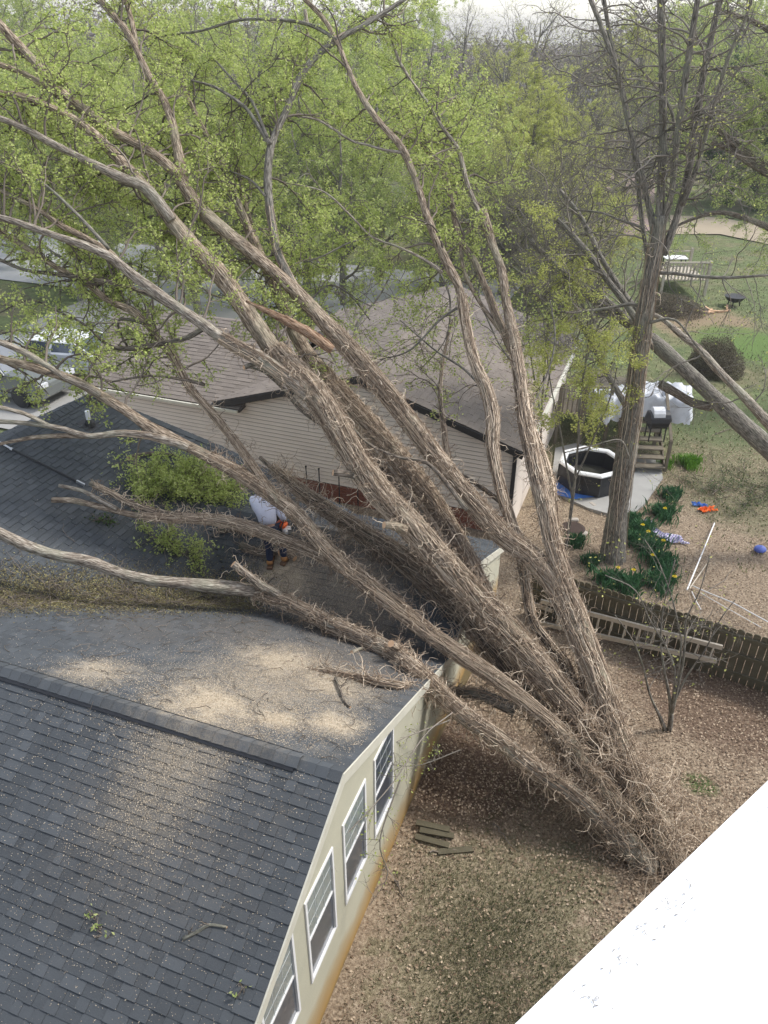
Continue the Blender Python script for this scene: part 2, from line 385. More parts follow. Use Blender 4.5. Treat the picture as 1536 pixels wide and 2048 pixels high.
def sheet(name, pts, mat, dz):
    """ground-following strip along a list of (left,right) ground points"""
    V = []; F = []; nx = 4
    dens = []
    for (a, b), (c, d) in zip(pts[:-1], pts[1:]):
        for k in range(6): t = k / 6; dens.append((a * (1 - t) + c * t, b * (1 - t) + d * t))
    dens.append(pts[-1])
    for l, r in dens:
        for k in range(nx + 1):
            q = l + (r - l) * k / nx; V.append((q[0], q[1], float(gz(q[0], q[1])) + dz))
    for i in range(len(dens) - 1):
        for k in range(nx): j = i * (nx + 1) + k; F.append((j, j + 1, j + nx + 2, j + nx + 1))
    return tag(link(name, mesh_py(name, V, F), mat), kind='structure')
def g2(u, v): return P(u, v)[:2]
# street running across behind the houses, driveway with the cars, patio, track beyond the lawn
sheet('street', [(g2(27, 70), g2(36, 70)), (g2(27, 5), g2(36, 5))], ASPH, .05)
sheet('driveway', [(g2(13, 14.5), g2(13, 24)), (g2(27.2, 14.5), g2(27.2, 24))], DRIVE, .06)
sheet('dirt_track', [(gp(1340, 432)[:2], gp(1340, 470)[:2]), (gp(1440, 437)[:2], gp(1440, 470)[:2]), (gp(1536, 455)[:2], gp(1536, 490)[:2]), (gp(1700, 475)[:2], gp(1700, 505)[:2])], TANP, .06)
sheet('clay_bank', [(gp(1165, 350)[:2], gp(1180, 470)[:2]), (gp(1240, 345)[:2], gp(1245, 478)[:2]), (gp(1310, 360)[:2], gp(1305, 460)[:2])], PINK, .05)
pat = [gp(1100, 985), gp(1175, 1020), gp(1255, 1042), gp(1290, 1010), gp(1325, 960), gp(1320, 925), gp(1240, 915), gp(1150, 890), gp(1110, 900)]
mbp = MB(); n = len(pat); zt = max(p[2] for p in pat) + .07
mbp.add([(p[0], p[1], zt) for p in pat] + [(p[0], p[1], p[2] - .1) for p in pat], [tuple(range(n))] + [(i, i + n, (i + 1) % n + n, (i + 1) % n) for i in range(n)])
tag(mbp.build('patio', CONC), kind='structure')
ZPAT = zt

# ------------------------------------------------------------------ own house
def poly_rows(poly, b):
    xs = []
    for (x0, y0), (x1, y1) in zip(poly, poly[1:] + poly[:1]):
        if (y0 <= b < y1) or (y1 <= b < y0): xs.append(x0 + (b - y0) / (y1 - y0) * (x1 - x0))
    xs.sort(); return list(zip(xs[::2], xs[1::2]))
def shingles(planes, expo, wr, out):
    """planes: (origin3, along3, up3, polygon[(a,b)]) -> list of (centre, 8 corners, tone)"""
    for o, al, up, poly in planes:
        nn = np.cross(al, up); nn = nn if nn[2] > 0 else -nn
        bs = [q[1] for q in poly]; b = min(bs); top = max(bs)
        while b < top:
            e = min(expo, top - b)
            for x0, x1 in poly_rows(poly, b + e * .5):
                x = x0; low = rng.random() < .5
                while x < x1 - .01:
                    w = min(rng.uniform(*wr), x1 - x)
                    if x1 - x - w < .06: w = x1 - x
                    h = .007 + (.007 if low else 0) + rng.uniform(0, .002); low = not low
                    ext = rng.uniform(0, .004)
                    c = [o + al * (x + .0015) + up * (b - ext), o + al * (x + w - .0015) + up * (b - ext), o + al * (x + w - .0015) + up * (b + e + .012), o + al * (x + .0015) + up * (b + e + .012)]
                    hh = [h, h, .001, .001]
                    corners = [q + nn * .001 for q in c] + [q + nn * (k + .002) for q, k in zip(c, hh)]
                    t = rng.random() if not low else rng.random() * .55
                    out.append((sum(c) / 4, corners, t)); x += w
            b += expo
def shingle_objects(pieces, mat, parent, limit=300, off=np.zeros(3), name='shingle'):
    def score(pc):
        x, y, d = proj(pc[0])
        if not (-20 < x < 1556 and -20 < y < 2068) or d <= 0: return -1 / (1 + abs(x) + abs(y))
        return 1e5 / d ** 2
    order = sorted(range(len(pieces)), key=lambda i: -score(pieces[i]))
    F6 = [(4, 5, 6, 7), (0, 1, 5, 4), (1, 2, 6, 5), (3, 0, 4, 7)]
    for i in order[:limit]:
        c, K, t = pieces[i]
        me = mesh_np(name, np.array(K) - c, np.array(F6), {'tone': ('FLOAT', 'POINT', [t] * 8)})
        o = link(name, me, mat, parent); o.location = Vector(c - off)
    rest = order[limit:]
    if rest:
        V = np.array([pieces[i][1] for i in rest]).reshape(-1, 3) - off
        F = (np.arange(len(rest))[:, None, None] * 8 + np.array(F6)[None]).reshape(-1, 4)
        T = np.repeat([pieces[i][2] for i in rest], 8)
        tag(link('shingles', mesh_np('shingles', V, F, {'tone': ('FLOAT', 'POINT', T)}), mat, parent), kind='stuff')

HO = P(0, 0, 0)
house = thing('shingled_house', 'near house with charcoal shingle roof, cream gable wall and sawdust over the roof', 'house', HO)
L_ = math.sqrt(1 + M_ * M_)
upP = (D1 + np.array([0, 0, M_])) / L_; upM = (-D1 + np.array([0, 0, M_])) / L_
up2 = (D2 + np.array([0, 0, M_])) / L_; up2b = (-D2 + np.array([0, 0, M_])) / L_
OH = -.06
def uvpoly_u(pts, u0, sgn):  # slope rising with sgn*u ; a along D2
    return [(v, (u - u0) * sgn * L_) for u, v in pts]
planes = [
    (P(-4.5, 0, z1n(-4.5)), D2, upP, uvpoly_u([(-4.5, OH), (.8, OH), (.8, 8.2), (-4.5, 2.9)], -4.5, 1)),
    (P(5.1, 0, z1f(5.1)), D2, upM, uvpoly_u([(.8, OH), (5.1, OH), (5.1, 3.9), (.8, 8.2)], 5.1, -1)),
    (P(5.1, 0, 1.49), D2, upP, uvpoly_u([(5.1, OH), (6.7, OH), (6.7, 5.49), (5.1, 3.89)], 5.1, 1)),
    (P(9, 0, z3f(9)), D2, upM, uvpoly_u([(6.7, OH), (9, OH), (9, 3.19), (6.7, 5.49)], 9, -1)),
    (P(0, 3.19, z2(3.19)), D1, up2, [(u, (v - 3.19) * L_) for u, v in [(.5, 8.5), (7.75, 8.5), (8.5, 6.1), (9.0, 3.2), (6.7, 5.49), (5.1, 3.89), (.8, 8.2)]]),
    (P(0, 3.19, z2(3.19)), D1, up2, [(u, (v - 3.19) * L_) for u, v in [(-4.5, 2.9), (.8, 8.2), (.5, 8.5), (-4.5, 8.5)]]),
    (P(0, 13.5, 3.66 - M_ * 5), D1, up2b, [(u, (13.5 - v) * L_) for u, v in [(-4.5, 8.5), (7.75, 8.5), (6.9, 11), (6.2, 13.5), (-4.5, 13.5)]]),
]
roof = MB()
for o, al, up, poly in planes:
    nn = np.cross(al, up); nn = nn if nn[2] > 0 else -nn
    top = [o + al * a + up * b - nn * .002 for a, b in poly]; bot = [q - nn * .14 for q in top]; n = len(top)
    roof.add(top + bot, [tuple(range(n)), tuple(range(2 * n - 1, n - 1, -1))] + [(i, (i + 1) % n, (i + 1) % n + n, i + n) for i in range(n)])
DECKM = simple('roof_felt', (.03, .032, .036), .95, .2, 9)
roof_o = roof.build('roof', DECKM, house, off=HO)
pcs = []
shingles(planes, .113, (.09, .26), pcs)
shingle_objects(pcs, SHINGLE, roof_o, 300, HO)

# ridge vent and caps
rv = MB()
for s in (-1, 1):
    for j in range(1):
        a = P(.8, .45, 3.51); b = P(.8, 8.0, 3.51); dn = (s * D1 + np.array([0, 0, -M_])) / L_; nn = np.array([0, 0, 1.]) + s * M_ * D1; nn /= np.linalg.norm(nn)
        lo = [a + nn * .006, a + dn * .134 + nn * .004, b + dn * .134 + nn * .004, b + nn * .006]
        rv.hexa(lo, [q + nn * .022 for q in lo])
rv.build('ridge_vent', BLACK, house, off=HO)
def caps(p, q, sides, name='ridge_cap', w=.15, lift=.047, step=.145):
    """overlapping cap shingles along a ridge from p to q; sides = the two downhill unit vectors"""
    L = np.linalg.norm(q - p); t = (q - p) / L; k = 0
    meshes = []
    for v in range(4):
        V = []; wj = w
        for s in (0, 1): pass
        meshes.append(None)
    n = int(L / step)
    for k in range(n):
        a = p + t * k * step; b = a + t * (step + .05)
        na = lift + .014; nb = lift + .002
        V = []
        for (q0, hh) in ((a, na), (b, nb)):
            for dz in (0, -.008):
                V += [q0 + sides[0] * w + np.array([0, 0, hh + dz]), q0 + np.array([0, 0, hh + .006 + dz]), q0 + sides[1] * w + np.array([0, 0, hh + dz])]
        c = (a + b) / 2
        F = [(0, 1, 7, 6), (1, 2, 8, 7), (0, 3, 4, 1), (1, 4, 5, 2), (0, 6, 9, 3), (2, 5, 11, 8)]
        me = mesh_np(name, np.array(V) - c, np.array(F), {'tone': ('FLOAT', 'POINT', [rng.random()] * 12)})
        o = link(name, me, SHINGLE, house); o.location = Vector(c - HO)
caps(P(.8, .42, 3.51), P(.8, 8.0, 3.51), [(-D1 + np.array([0, 0, -M_])) / L_, (D1 + np.array([0, 0, -M_])) / L_], w=.11, lift=.030)
caps(P(.8, -.06, 3.51), P(.8, .42, 3.51), [(-D1 + np.array([0, 0, -M_])) / L_, (D1 + np.array([0, 0, -M_])) / L_], w=.11, lift=.010)
caps(P(.7, 8.5, 3.66), P(7.75, 8.5, 3.66), [(-D2 + np.array([0, 0, -M_])) / L_, (D2 + np.array([0, 0, -M_])) / L_], lift=.015)
hipd = P(9.0, 3.3, z2(3.3)) - P(7.75, 8.5, 3.66)
hs1 = np.cross(hipd, (0, 0, 1)); hs1 /= np.linalg.norm(hs1)
e1 = P(7.75, 8.5, 3.66); e2 = P(8.5, 6.1, z2(6.1)); e3 = P(9.0, 3.25, z2(3.25))
caps(e1, e2, [-D1, (D1 * .8 + np.array([0, 0, -.6]))], w=.15, lift=.014)
caps(e2, e3, [-D1, (D1 * .8 + np.array([0, 0, -.6]))], w=.15, lift=.014)
caps(P(6.7, .0, 2.24), P(6.7, 5.4, 2.24), [(-D1 + np.array([0, 0, -M_])) / L_, (D1 + np.array([0, 0, -M_])) / L_], w=.13, lift=.012)
# the far end of the cross wing
mw = MB()
def under(pts, base=-1.1):
    n = len(pts)
    for a, b in zip(pts[:-1], pts[1:]):
        mw.add([a, b, np.array([b[0], b[1], base]), np.array([a[0], a[1], base])], [(0, 1, 2, 3)])
ins = np.array([0, 0, -.12])
under([P(6.1, 13.3, z2(6.0) * 0 + 1.3), P(7.7, 8.5, 3.5), P(8.4, 6.1, z2(6.1) - .14), P(8.85, 3.3, 1.05), P(8.85, .05, 1.05)])
mw.build('rear_wall', CREAM, house, off=HO)
# gable wall with window openings
WZ0, WZ1 = 1.12, 2.60
WU = [(1.80, 2.48), (.84, 1.52), (-.12, .57), (-1.09, -.40), (-2.06, -1.37)]
br = sorted(set([-4.4, .8, 5.1, 6.7, 8.9] + [x for w in WU for x in w] + [3.4, 7.8]))
def topz(u): return (min(z1n(u), z1f(u)) if u <= 5.1 else min(z3n(u), z3f(u))) - .13
gw = MB()
for a, b in zip(br[:-1], br[1:]):
    ga, gb = (float(gz(*P(x, 0)[:2])) - .15 for x in (a, b))
    hole = any(abs(a - w[0]) < 1e-6 for w in WU)
    segs = [((ga, gb), (WZ0, WZ0)), ((WZ1, WZ1), (topz(a), topz(b)))] if hole else [((ga, gb), (topz(a), topz(b)))]
    for (l0, l1), (h0, h1) in segs:
        V = [P(a, 0, l0), P(b, 0, l1), P(b, 0, h1), P(a, 0, h0), P(a, .16, l0), P(b, .16, l1), P(b, .16, h1), P(a, .16, h0)]
        gw.add(V, [(0, 1, 2, 3), (7, 6, 5, 4)])
        if hole: gw.add(V, [(3, 2, 6, 7), (0, 4, 5, 1)])
for w in WU:
    for x in w: gw.add([P(x, 0, WZ0), P(x, .16, WZ0), P(x, .16, WZ1), P(x, 0, WZ1)], [(0, 1, 2, 3)])
gw.build('gable_wall', CREAM, house, off=HO)
# rake trim boards under the roof edge
for (ua, ub) in ((-4.4, .8), (.8, 5.1), (5.1, 6.7), (6.7, 8.95)):
    za, zb = [(min(z1n(x), z1f(x)) if x <= 5.1 and ub <= 5.1 else min(z3n(x), z3f(x))) for x in (ua, ub)]
    t = MB(); t.add([P(ua, -.075, za - .15), P(ub, -.075, zb - .15), P(ub, -.075, zb + .004), P(ua, -.075, za + .004), P(ua, -.055, za - .15), P(ub, -.055, zb - .15), P(ub, -.055, zb + .004), P(ua, -.055, za + .004)],
                      [(0, 1, 2, 3), (7, 6, 5, 4), (3, 2, 6, 7), (0, 4, 5, 1)])
    t.build('rake_board', FASCIA, house, off=HO)
# windows
def glass_mat(name, col, rough=.08):
    m, nt, b = mat_new(name); n = noise(nt, geo_pos(nt), 2.2, 3)
    nt.links.new(mixc(nt, n, tuple(x * .6 for x in col), tuple(x * 1.3 for x in col)), b.inputs['Base Color'])
    b.inputs['Roughness'].default_value = rough; b.inputs['Specular IOR Level'].default_value = .8
    b.inputs['Coat Weight'].default_value = .6; return m
GL_UP = glass_mat('window_glass_blind_and_reflection', (.28, .33, .33)); GL_LO = glass_mat('window_glass_dark', (.06, .08, .11), .3)  # upper pane colour holds the blind plus a painted pale reflection
MUNT = simple('muntin_grey', (.45, .47, .47), .5, .05)
for i, (a, b) in enumerate(WU):
    gl_up = GL_LO if i == 0 else GL_UP
    wf = MB(); t = .036; y0, y1 = -.018, .05
    def rect(mb, u0, u1, za, zb, va, vb):
        mb.hexa([P(u0, va, za), P(u1, va, za), P(u1, vb, za), P(u0, vb, za)], [P(u0, va, zb), P(u1, va, zb), P(u1, vb, zb), P(u0, vb, zb)])
    rect(wf, a, a + t, WZ0 + t, WZ1 - t, y0, y1); rect(wf, b - t, b, WZ0 + t, WZ1 - t, y0, y1); rect(wf, a, b, WZ0, WZ0 + t, y0, y1); rect(wf, a, b, WZ1 - t, WZ1, y0, y1)
    w_o = wf.build('window', WHITE, house, off=HO)
    zm = (WZ0 + WZ1) / 2
    s = MB(); rect(s, a + t, b - t, zm - .018, zm + .018, -.006, .05); s.build('meeting_rail', WHITE, w_o, off=HO)
    s = MB(); rect(s, a + t, b - t, zm + .018, WZ1 - t, .004, .009); s.build('pane', gl_up, w_o, off=HO)
    s = MB(); rect(s, a + t, b - t, WZ0 + t, zm - .018, .010, .015); s.build('pane', GL_LO, w_o, off=HO)
    s = MB()
    for k in (1, 2): x = a + t + (b - a - 2 * t) * k / 3; rect(s, x - .003, x + .003, zm + .018, WZ1 - t, .001, .0038)
    for k in (1, 2): z = zm + (WZ1 - t - zm) * k / 3; rect(s, a + t, b - t, z - .003, z + .003, .0006, .0036)
    s.build('muntin_grid', MUNT, w_o, off=HO)
# plumbing vent pipe on the cross wing
vp = onroof(180, 850, '2')
vent = MB(); vent.tube([vp + (0, 0, -.05), vp + (0, 0, .30)], .045, 12); vo = vent.build('vent_pipe', WHITE, house, off=HO)
b_ = MB(); b_.tube([vp + (0, 0, -.02), vp + (0, 0, .06), vp + (0, 0, .12)], [.11, .09, .055], 12); b_.box(vp + up2 * .0 + (0, 0, .008), (.36, .36, .012), (D1, up2, np.cross(D1, up2))); b_.build('vent_flashing', DARKM, vo, off=HO)

# ------------------------------------------------------------------ neighbour's house
NO = P(12.6, .5, -1)
nb = thing('sided_house', 'tan lap-sided house with brown shingle roof behind the fallen tree', 'house', NO)
NU = 12.6; NE = .5; AP = 4.5; AZ = 2.86; EZ = 1.55; sl = (AZ - EZ) / (AP - .3)
def ntop(v): return AZ - sl * abs(v - AP) - .10 if v < 8.6 else 1.40
up = MB()
z = -.42; row = 0
while z < 2.8:
    h = .112
    # horizontal extent at this height
    zz = z + h
    if zz < 1.35: v0, v1 = NE, 12.4
    else:
        hw = (AZ - .10 - zz) / sl
        if hw < .15: break
        v0, v1 = max(NE, AP - hw), AP + hw
    mb = MB()
    cu = NU - .002
    mb.hexa([P(cu, v0, z), P(cu - .036, v0, z), P(cu - .036, v1, z), P(cu, v1, z)], [P(cu, v0, z + h - .026), P(cu - .012, v0, z + h - .026), P(cu - .012, v1, z + h - .026), P(cu, v1, z + h - .026)])
    mb.build('siding_board', SIDING, nb, off=NO); z += h
mb = MB()
pts = [P(NU, NE, -.45), P(NU, 12.4, -.45), P(NU, 12.4, 1.42), P(NU, 8.8, 1.42), P(NU, AP, AZ - .08), P(NU, NE, EZ - .1)]
mb.add(pts, [tuple(range(6))])
mb.build('lap_shadow_backing', simple('lap_shadow_dark', (.10, .085, .07), .9), nb, off=NO); mb = MB()  # dark backing seen in the board gaps paints the lap shadow lines
mb.add([P(NU, NE, -1.3), P(NU + 8, NE, -1.3), P(NU + 8, NE, EZ - .1), P(NU, NE, EZ - .1)], [(0, 1, 2, 3)])
mb.build('wall', SIDING, nb, off=NO); mb = MB()
mb.add([P(NU, 12.4, -1.3), P(NU + 6, 12.4, -1.3), P(NU + 6, 12.4, 1.45), P(NU + 3, 12.4, 2.5), P(NU, 12.4, 1.42)], [(0, 1, 2, 3, 4)])
mb.build('wall', SIDING, nb, off=NO)
mb = MB(); mb.hexa([P(NU, NE - .02, -.45), P(NU - .085, NE - .02, -.45), P(NU - .085, NE + .07, -.45), P(NU, NE + .07, -.45)], [P(NU, NE - .02, EZ - .1), P(NU - .085, NE - .02, EZ - .1), P(NU - .085, NE + .07, EZ - .1), P(NU, NE + .07, EZ - .1)])
mb.build('downpipe', DARKM, nb, off=NO)
# brick footing laid brick by brick
fo = MB(); fo.hexa([P(NU - .01, NE, -1.3), P(NU + .2, NE, -1.3), P(NU + .2, 12.4, -1.3), P(NU - .01, 12.4, -1.3)], [P(NU - .01, NE, -.44), P(NU + .2, NE, -.44), P(NU + .2, 12.4, -.44), P(NU - .01, 12.4, -.44)])
MORTAR = simple('mortar', (.25, .21, .18), .95)
fd = fo.build('footing', MORTAR, nb, off=NO)
bme = None
cnt = 0
for r in range(7):
    x = NE + (.11 if r % 2 else 0)
    while x < 7.5 and cnt < 240:
        c = P(NU - .012, x + .1, -.49 - r * .075)
        if bme is None:
            q = MB(); q.box((0, 0, 0), (.04, .2, .062), (D1, D2, (0, 0, 1))); bme = mesh_py('brick', q.V, q.F); bme.materials.append(BRICK)
        o = link('brick', bme, None, fd); o.location = Vector(c - NO); x += .213; cnt += 1
# roof
eO = .28
nplanes = []
upR = (D2 + np.array([0, 0, sl])); upR /= np.linalg.norm(upR)
upL = (-D2 + np.array([0, 0, sl])); upL /= np.linalg.norm(upL)
LR = math.sqrt(1 + sl * sl)
nplanes.append((P(NU - .25, .3, EZ), D1, upR, [(0, 0), (8.6, 0), (8.6, (AP - .3) * LR), (0, (AP - .3) * LR)]))
nplanes.append((P(NU - .25, 8.7, EZ), D1, upL, [(0, 0), (8.6, 0), (8.6, (8.7 - AP) * LR), (0, (8.7 - AP) * LR)]))
s2 = .36; upF = (D1 + np.array([0, 0, s2])); upF /= np.linalg.norm(upF); LF = math.sqrt(1 + s2 * s2)
nplanes.append((P(NU - .3, 0, 1.47), D2, upF, [(7.9, 0), (12.9, 0), (13.9, 3.3 * LF), (7.0, 3.3 * LF)]))
upB = (-D1 + np.array([0, 0, s2])); upB /= np.linalg.norm(upB)
nplanes.append((P(NU + 6.3, 0, 1.47), D2, upB, [(7.0, 0), (12.9, 0), (13.9, 3.3 * LF), (7.0, 3.3 * LF)]))
rf = MB()
for o, al, upv, poly in nplanes:
    nn = np.cross(al, upv); nn = nn if nn[2] > 0 else -nn
    top = [o + al * a + upv * b - nn * .002 for a, b in poly]; bot = [q - nn * .12 for q in top]; n = len(top)
    rf.add(top + bot, [tuple(range(n)), tuple(range(2 * n - 1, n - 1, -1))] + [(i, (i + 1) % n, (i + 1) % n + n, i + n) for i in range(n)])
nro = rf.build('roof', simple('brown_roof_edge', (.07, .06, .055), .9), nb, off=NO)
pc2 = []; shingles(nplanes, .15, (.2, .45), pc2); shingle_objects(pc2, SHINGLE2, nro, 300, NO)
for (v0, v1, col) in ((.15, .2, FASCIA),):
    g = MB(); g.bar(P(NU - .25, .24, EZ - .06), P(NU + 8.3, .24, EZ - .06), .09, .09); g.build('gutter', FASCIA, nb, off=NO)
g = MB(); g.bar(P(NU - .36, 7.9, 1.42), P(NU - .36, 12.9, 1.42), .055, .07); g.build('gutter', FASCIA, nb, off=NO)
g = MB(); g.bar(P(NU - .27, .3, EZ - .11), P(NU - .27, AP, AZ - .11), .03, .15); g.build('rake_board', DARKM, nb, off=NO)
g = MB(); g.bar(P(NU - .27, 8.7, EZ - .11), P(NU - .27, AP, AZ - .11), .03, .15); g.build('rake_board', DARKM, nb, off=NO)
rp = P(NU + 2.2, 12.6, 1.47 + s2 * 2.5)
g = MB(); g.tube([rp, rp + (0, 0, .35)], .06, 10); g.box(rp + (0, 0, .37), (.2, .2, .05)); g.build('roof_vent', STEEL, nb, off=NO)
# dark poles against the siding
for (px, py0, py1) in ((615, 937, 978), (640, 931, 975), (680, 974, 1010), (716, 965, 990)):
    base = P(12.25, 0, -1); d = ray(px, py1 + 12); t = ((P(12.25, 0) - CAM) @ D1) / (d @ D1); b0 = CAM + d * t
    b0[2] = float(gz(b0[0], b0[1])); q = MB(); q.tube([(0, 0, -.05), (0, 0, 1.15 if px != 716 else .95)], .018, 6)
    q.box((0, 0, 1.15 if px != 716 else .95), (.05, .05, .03))
    o = q.build('garden_stake', DARKM); o.location = Vector(b0); LB = {615: 'leftmost black metal stake by the tan siding left of the trunk', 640: 'second black metal stake, tallest of those before the tan siding', 680: 'black metal stake standing in front of the brick footing', 716: 'rightmost short black stake near the brick footing'}
    tag(o, LB[px], 'stake', 'black stakes along the tan house')

# ------------------------------------------------------------------ limbs of the fallen tree
def smooth_path(pts, step=.07):
    """Catmull-Rom through 3D points + radius -> dense samples"""
    pts = np.asarray(pts, float); n = len(pts)
    Q = np.vstack([2 * pts[0] - pts[1], pts, 2 * pts[-1] - pts[-2]]); out = []
    for i in range(1, n):
        p0, p1, p2, p3 = Q[i - 1], Q[i], Q[i + 1], Q[i + 2]
        k = max(2, int(np.linalg.norm((p2 - p1)[:3]) / step)); t = (np.arange(k) / k)[:, None]
        out.append(.5 * ((2 * p1) + (-p0 + p2) * t + (2 * p0 - 5 * p1 + 4 * p2 - p3) * t ** 2 + (-p0 + 3 * p1 - 3 * p2 + p3) * t ** 3))
    out.append(pts[-1:]); return np.vstack(out)
def frames(C):
    t = np.gradient(C, axis=0); t /= np.linalg.norm(t, axis=1)[:, None] + 1e-9
    a = np.cross(t[0], (0, 0, 1)); 
    if np.linalg.norm(a) < .05: a = np.cross(t[0], (1, 0, 0))
    A = np.empty_like(C)
    for i in range(len(C)):
        a = a - t[i] * (a @ t[i]); a /= np.linalg.norm(a); A[i] = a
    return t, A, np.cross(t, A)
def limb_mesh(name, S4, mat, sides=22, amp=.10, cap0=False, cap1=False):
    """S4: (n,4) centres + radius. Furrowed bark is real relief on the ring."""
    C = S4[:, :3]; R = np.maximum(S4[:, 3], .004); n = len(C)
    t, A, B = frames(C); an = np.arange(sides) * 2 * math.pi / sides
    Ln = np.concatenate([[0], np.cumsum(np.linalg.norm(np.diff(C, axis=0), axis=1))])
    ph = rng.uniform(0, 6.28, 6)
    tw = Ln[:, None] * rng.uniform(-.25, .25)
    g = an[None, :] + tw
    rel = (np.sin(g * 5 + ph[0] + .9 * np.sin(Ln[:, None] * 1.9 + ph[1])) * .35 + np.sin(g * 9 + ph[2] + 1.4 * np.sin(Ln[:, None] * 3.1 + ph[3])) * .35
           + np.sin(g * 2 + ph[4] + Ln[:, None] * .8) * .5 + rng.normal(size=(n, sides)) * .35)
    kn = 1 + .07 * np.sin(Ln * 2.3 + ph[5]) + .04 * np.sin(Ln * 6.1)
    rr = R[:, None] * kn[:, None] * (1 + amp * rel * .85)
    V = C[:, None] + rr[..., None] * (np.cos(an)[None, :, None] * A[:, None] + np.sin(an)[None, :, None] * B[:, None])
    bk = np.stack([np.cos(g) * R[:, None], np.sin(g) * R[:, None], np.repeat(Ln[:, None] * .13, sides, 1)], -1)
    i = np.arange(n - 1)[:, None] * sides; k = np.arange(sides)[None]; k2 = (k + 1) % sides
    F = np.stack([i + k, i + k2, i + sides + k2, i + sides + k], -1).reshape(-1, 4)
    V = V.reshape(-1, 3); bk = bk.reshape(-1, 3)
    V = np.vstack([V, C[0], C[-1]]); bk = np.vstack([bk, bk[0], bk[-1]])
    c0, c1 = len(V) - 2, len(V) - 1; kk = np.arange(sides); kk2 = (kk + 1) % sides
    F = np.vstack([F, np.stack([kk2, kk, np.full(sides, c0), np.full(sides, c0)], -1)[:0]])
    tri0 = [(int(b), int(a), c0) for a, b in zip(kk, kk2)]; tri1 = [(int((n - 1) * sides + a), int((n - 1) * sides + b), c1) for a, b in zip(kk, kk2)]
    me = bpy.data.meshes.new(name)
    Fall = [tuple(f) for f in F.tolist()] + tri0 + tri1
    me.from_pydata(V.tolist(), [], Fall)
    me.polygons.foreach_set('use_smooth', np.ones(len(Fall), dtype=bool))
    a_ = me.attributes.new('bk', 'FLOAT_VECTOR', 'POINT'); a_.data.foreach_set('vector', bk.astype(np.float32).ravel())
    me.materials.append(mat)
    if cap0 or cap1:
        me.materials.append(CUTWOOD); nf = len(F)
        for f in range(nf, len(Fall)):
            if (f < nf + sides and cap0) or (f >= nf + sides and cap1): me.polygons[f].material_index = 1; me.polygons[f].use_smooth = False
    me.update(); return me
def pix(*rows):
    """rows of (px, py, half-width px, depth m) -> (n,4) world points + radius"""
    out = []
    for (x, y, w, D) in rows:
        w = w * .58; p = at(x, y, D); r = w * D / FPX
        for _ in range(40):                                   # rest on the roof instead of inside it
            if p[2] - r * .8 < roofz(p) and D > 9: D -= .05; p = at(x, y, D); r = w * D / FPX
            else: break
        out.append((*p, r))
    return np.array(out)
def lerpD(rows, Ds):
    """rows (x,y,w); Ds list of (index, D) control depths"""
    idx = [d[0] for d in Ds]; val = [d[1] for d in Ds]
    return pix(*[(x, y, w, float(np.interp(i, idx, val))) for i, (x, y, w) in enumerate(rows)])
def vines_on(S4, n, t0, t1, tangle, curl=.12, rv=(.003, .0075), wild=.0):
    """strands that run along the bark plus short curled ends that stick out"""
    C, R = S4[:, :3], S4[:, 3]; N = len(C); t, A, B = frames(C); tb = Tubes()
    seg = np.linalg.norm(C[1] - C[0]) if N > 1 else .07
    i0 = int(t0 * N); i1 = min(N, max(i0 + 6, int(t1 * N) - 1))
    for _ in range(int(n * .8)):
        a = rng.integers(i0, max(i0 + 1, i1 - 5)); ln = int(rng.uniform(12, 60)); b = min(i1, a + ln)
        if b - a < 5: continue
        ii = np.arange(a, b, 1 if rng.random() < .5 else 2); m = len(ii)
        ang = rng.uniform(0, 6.28) + np.cumsum(rng.normal(0, curl, m)) * .5 + rng.normal(0, .035) * np.arange(m)
        off = 1.06 + .10 * np.abs(np.cumsum(rng.normal(0, .25, m))).clip(0, 3) * rng.random() + wild * rng.random()
        p = C[ii] + (R[ii] * off)[:, None] * (np.cos(ang)[:, None] * A[ii] + np.sin(ang)[:, None] * B[ii]) + rng.normal(0, .004, (m, 3))
        r = rng.uniform(*rv); tb.add(p, np.linspace(r, r * .6, m), 3)
    for _ in range(int(tangle * 1.7)):
        a = rng.integers(i0, i1); an = rng.uniform(0, 6.28); o = math.cos(an) * A[a] + math.sin(an) * B[a]
        m = rng.integers(5, 11); d = o * .6 + t[a] * rng.normal(0, .8) + rng.normal(0, .3, 3); p = [C[a] + o * R[a]]
        L = rng.uniform(.02, .05) * (1 + wild)
        for _k in range(m):
            d = d / np.linalg.norm(d); p.append(p[-1] + d * L); d = d + rng.normal(0, .55, 3) + np.array([0, 0, -.08])
        tb.add(np.array(p), np.linspace(.0065, .0022, len(p)), 3)
        if rng.random() < .5:
            q = [p[m // 2]]; d = rng.normal(0, 1, 3)
            for _k in range(5): d = d / np.linalg.norm(d); q.append(q[-1] + d * L); d = d + rng.normal(0, .6, 3)
            tb.add(np.array(q), np.linspace(.004, .0018, 6), 3)
    return tb
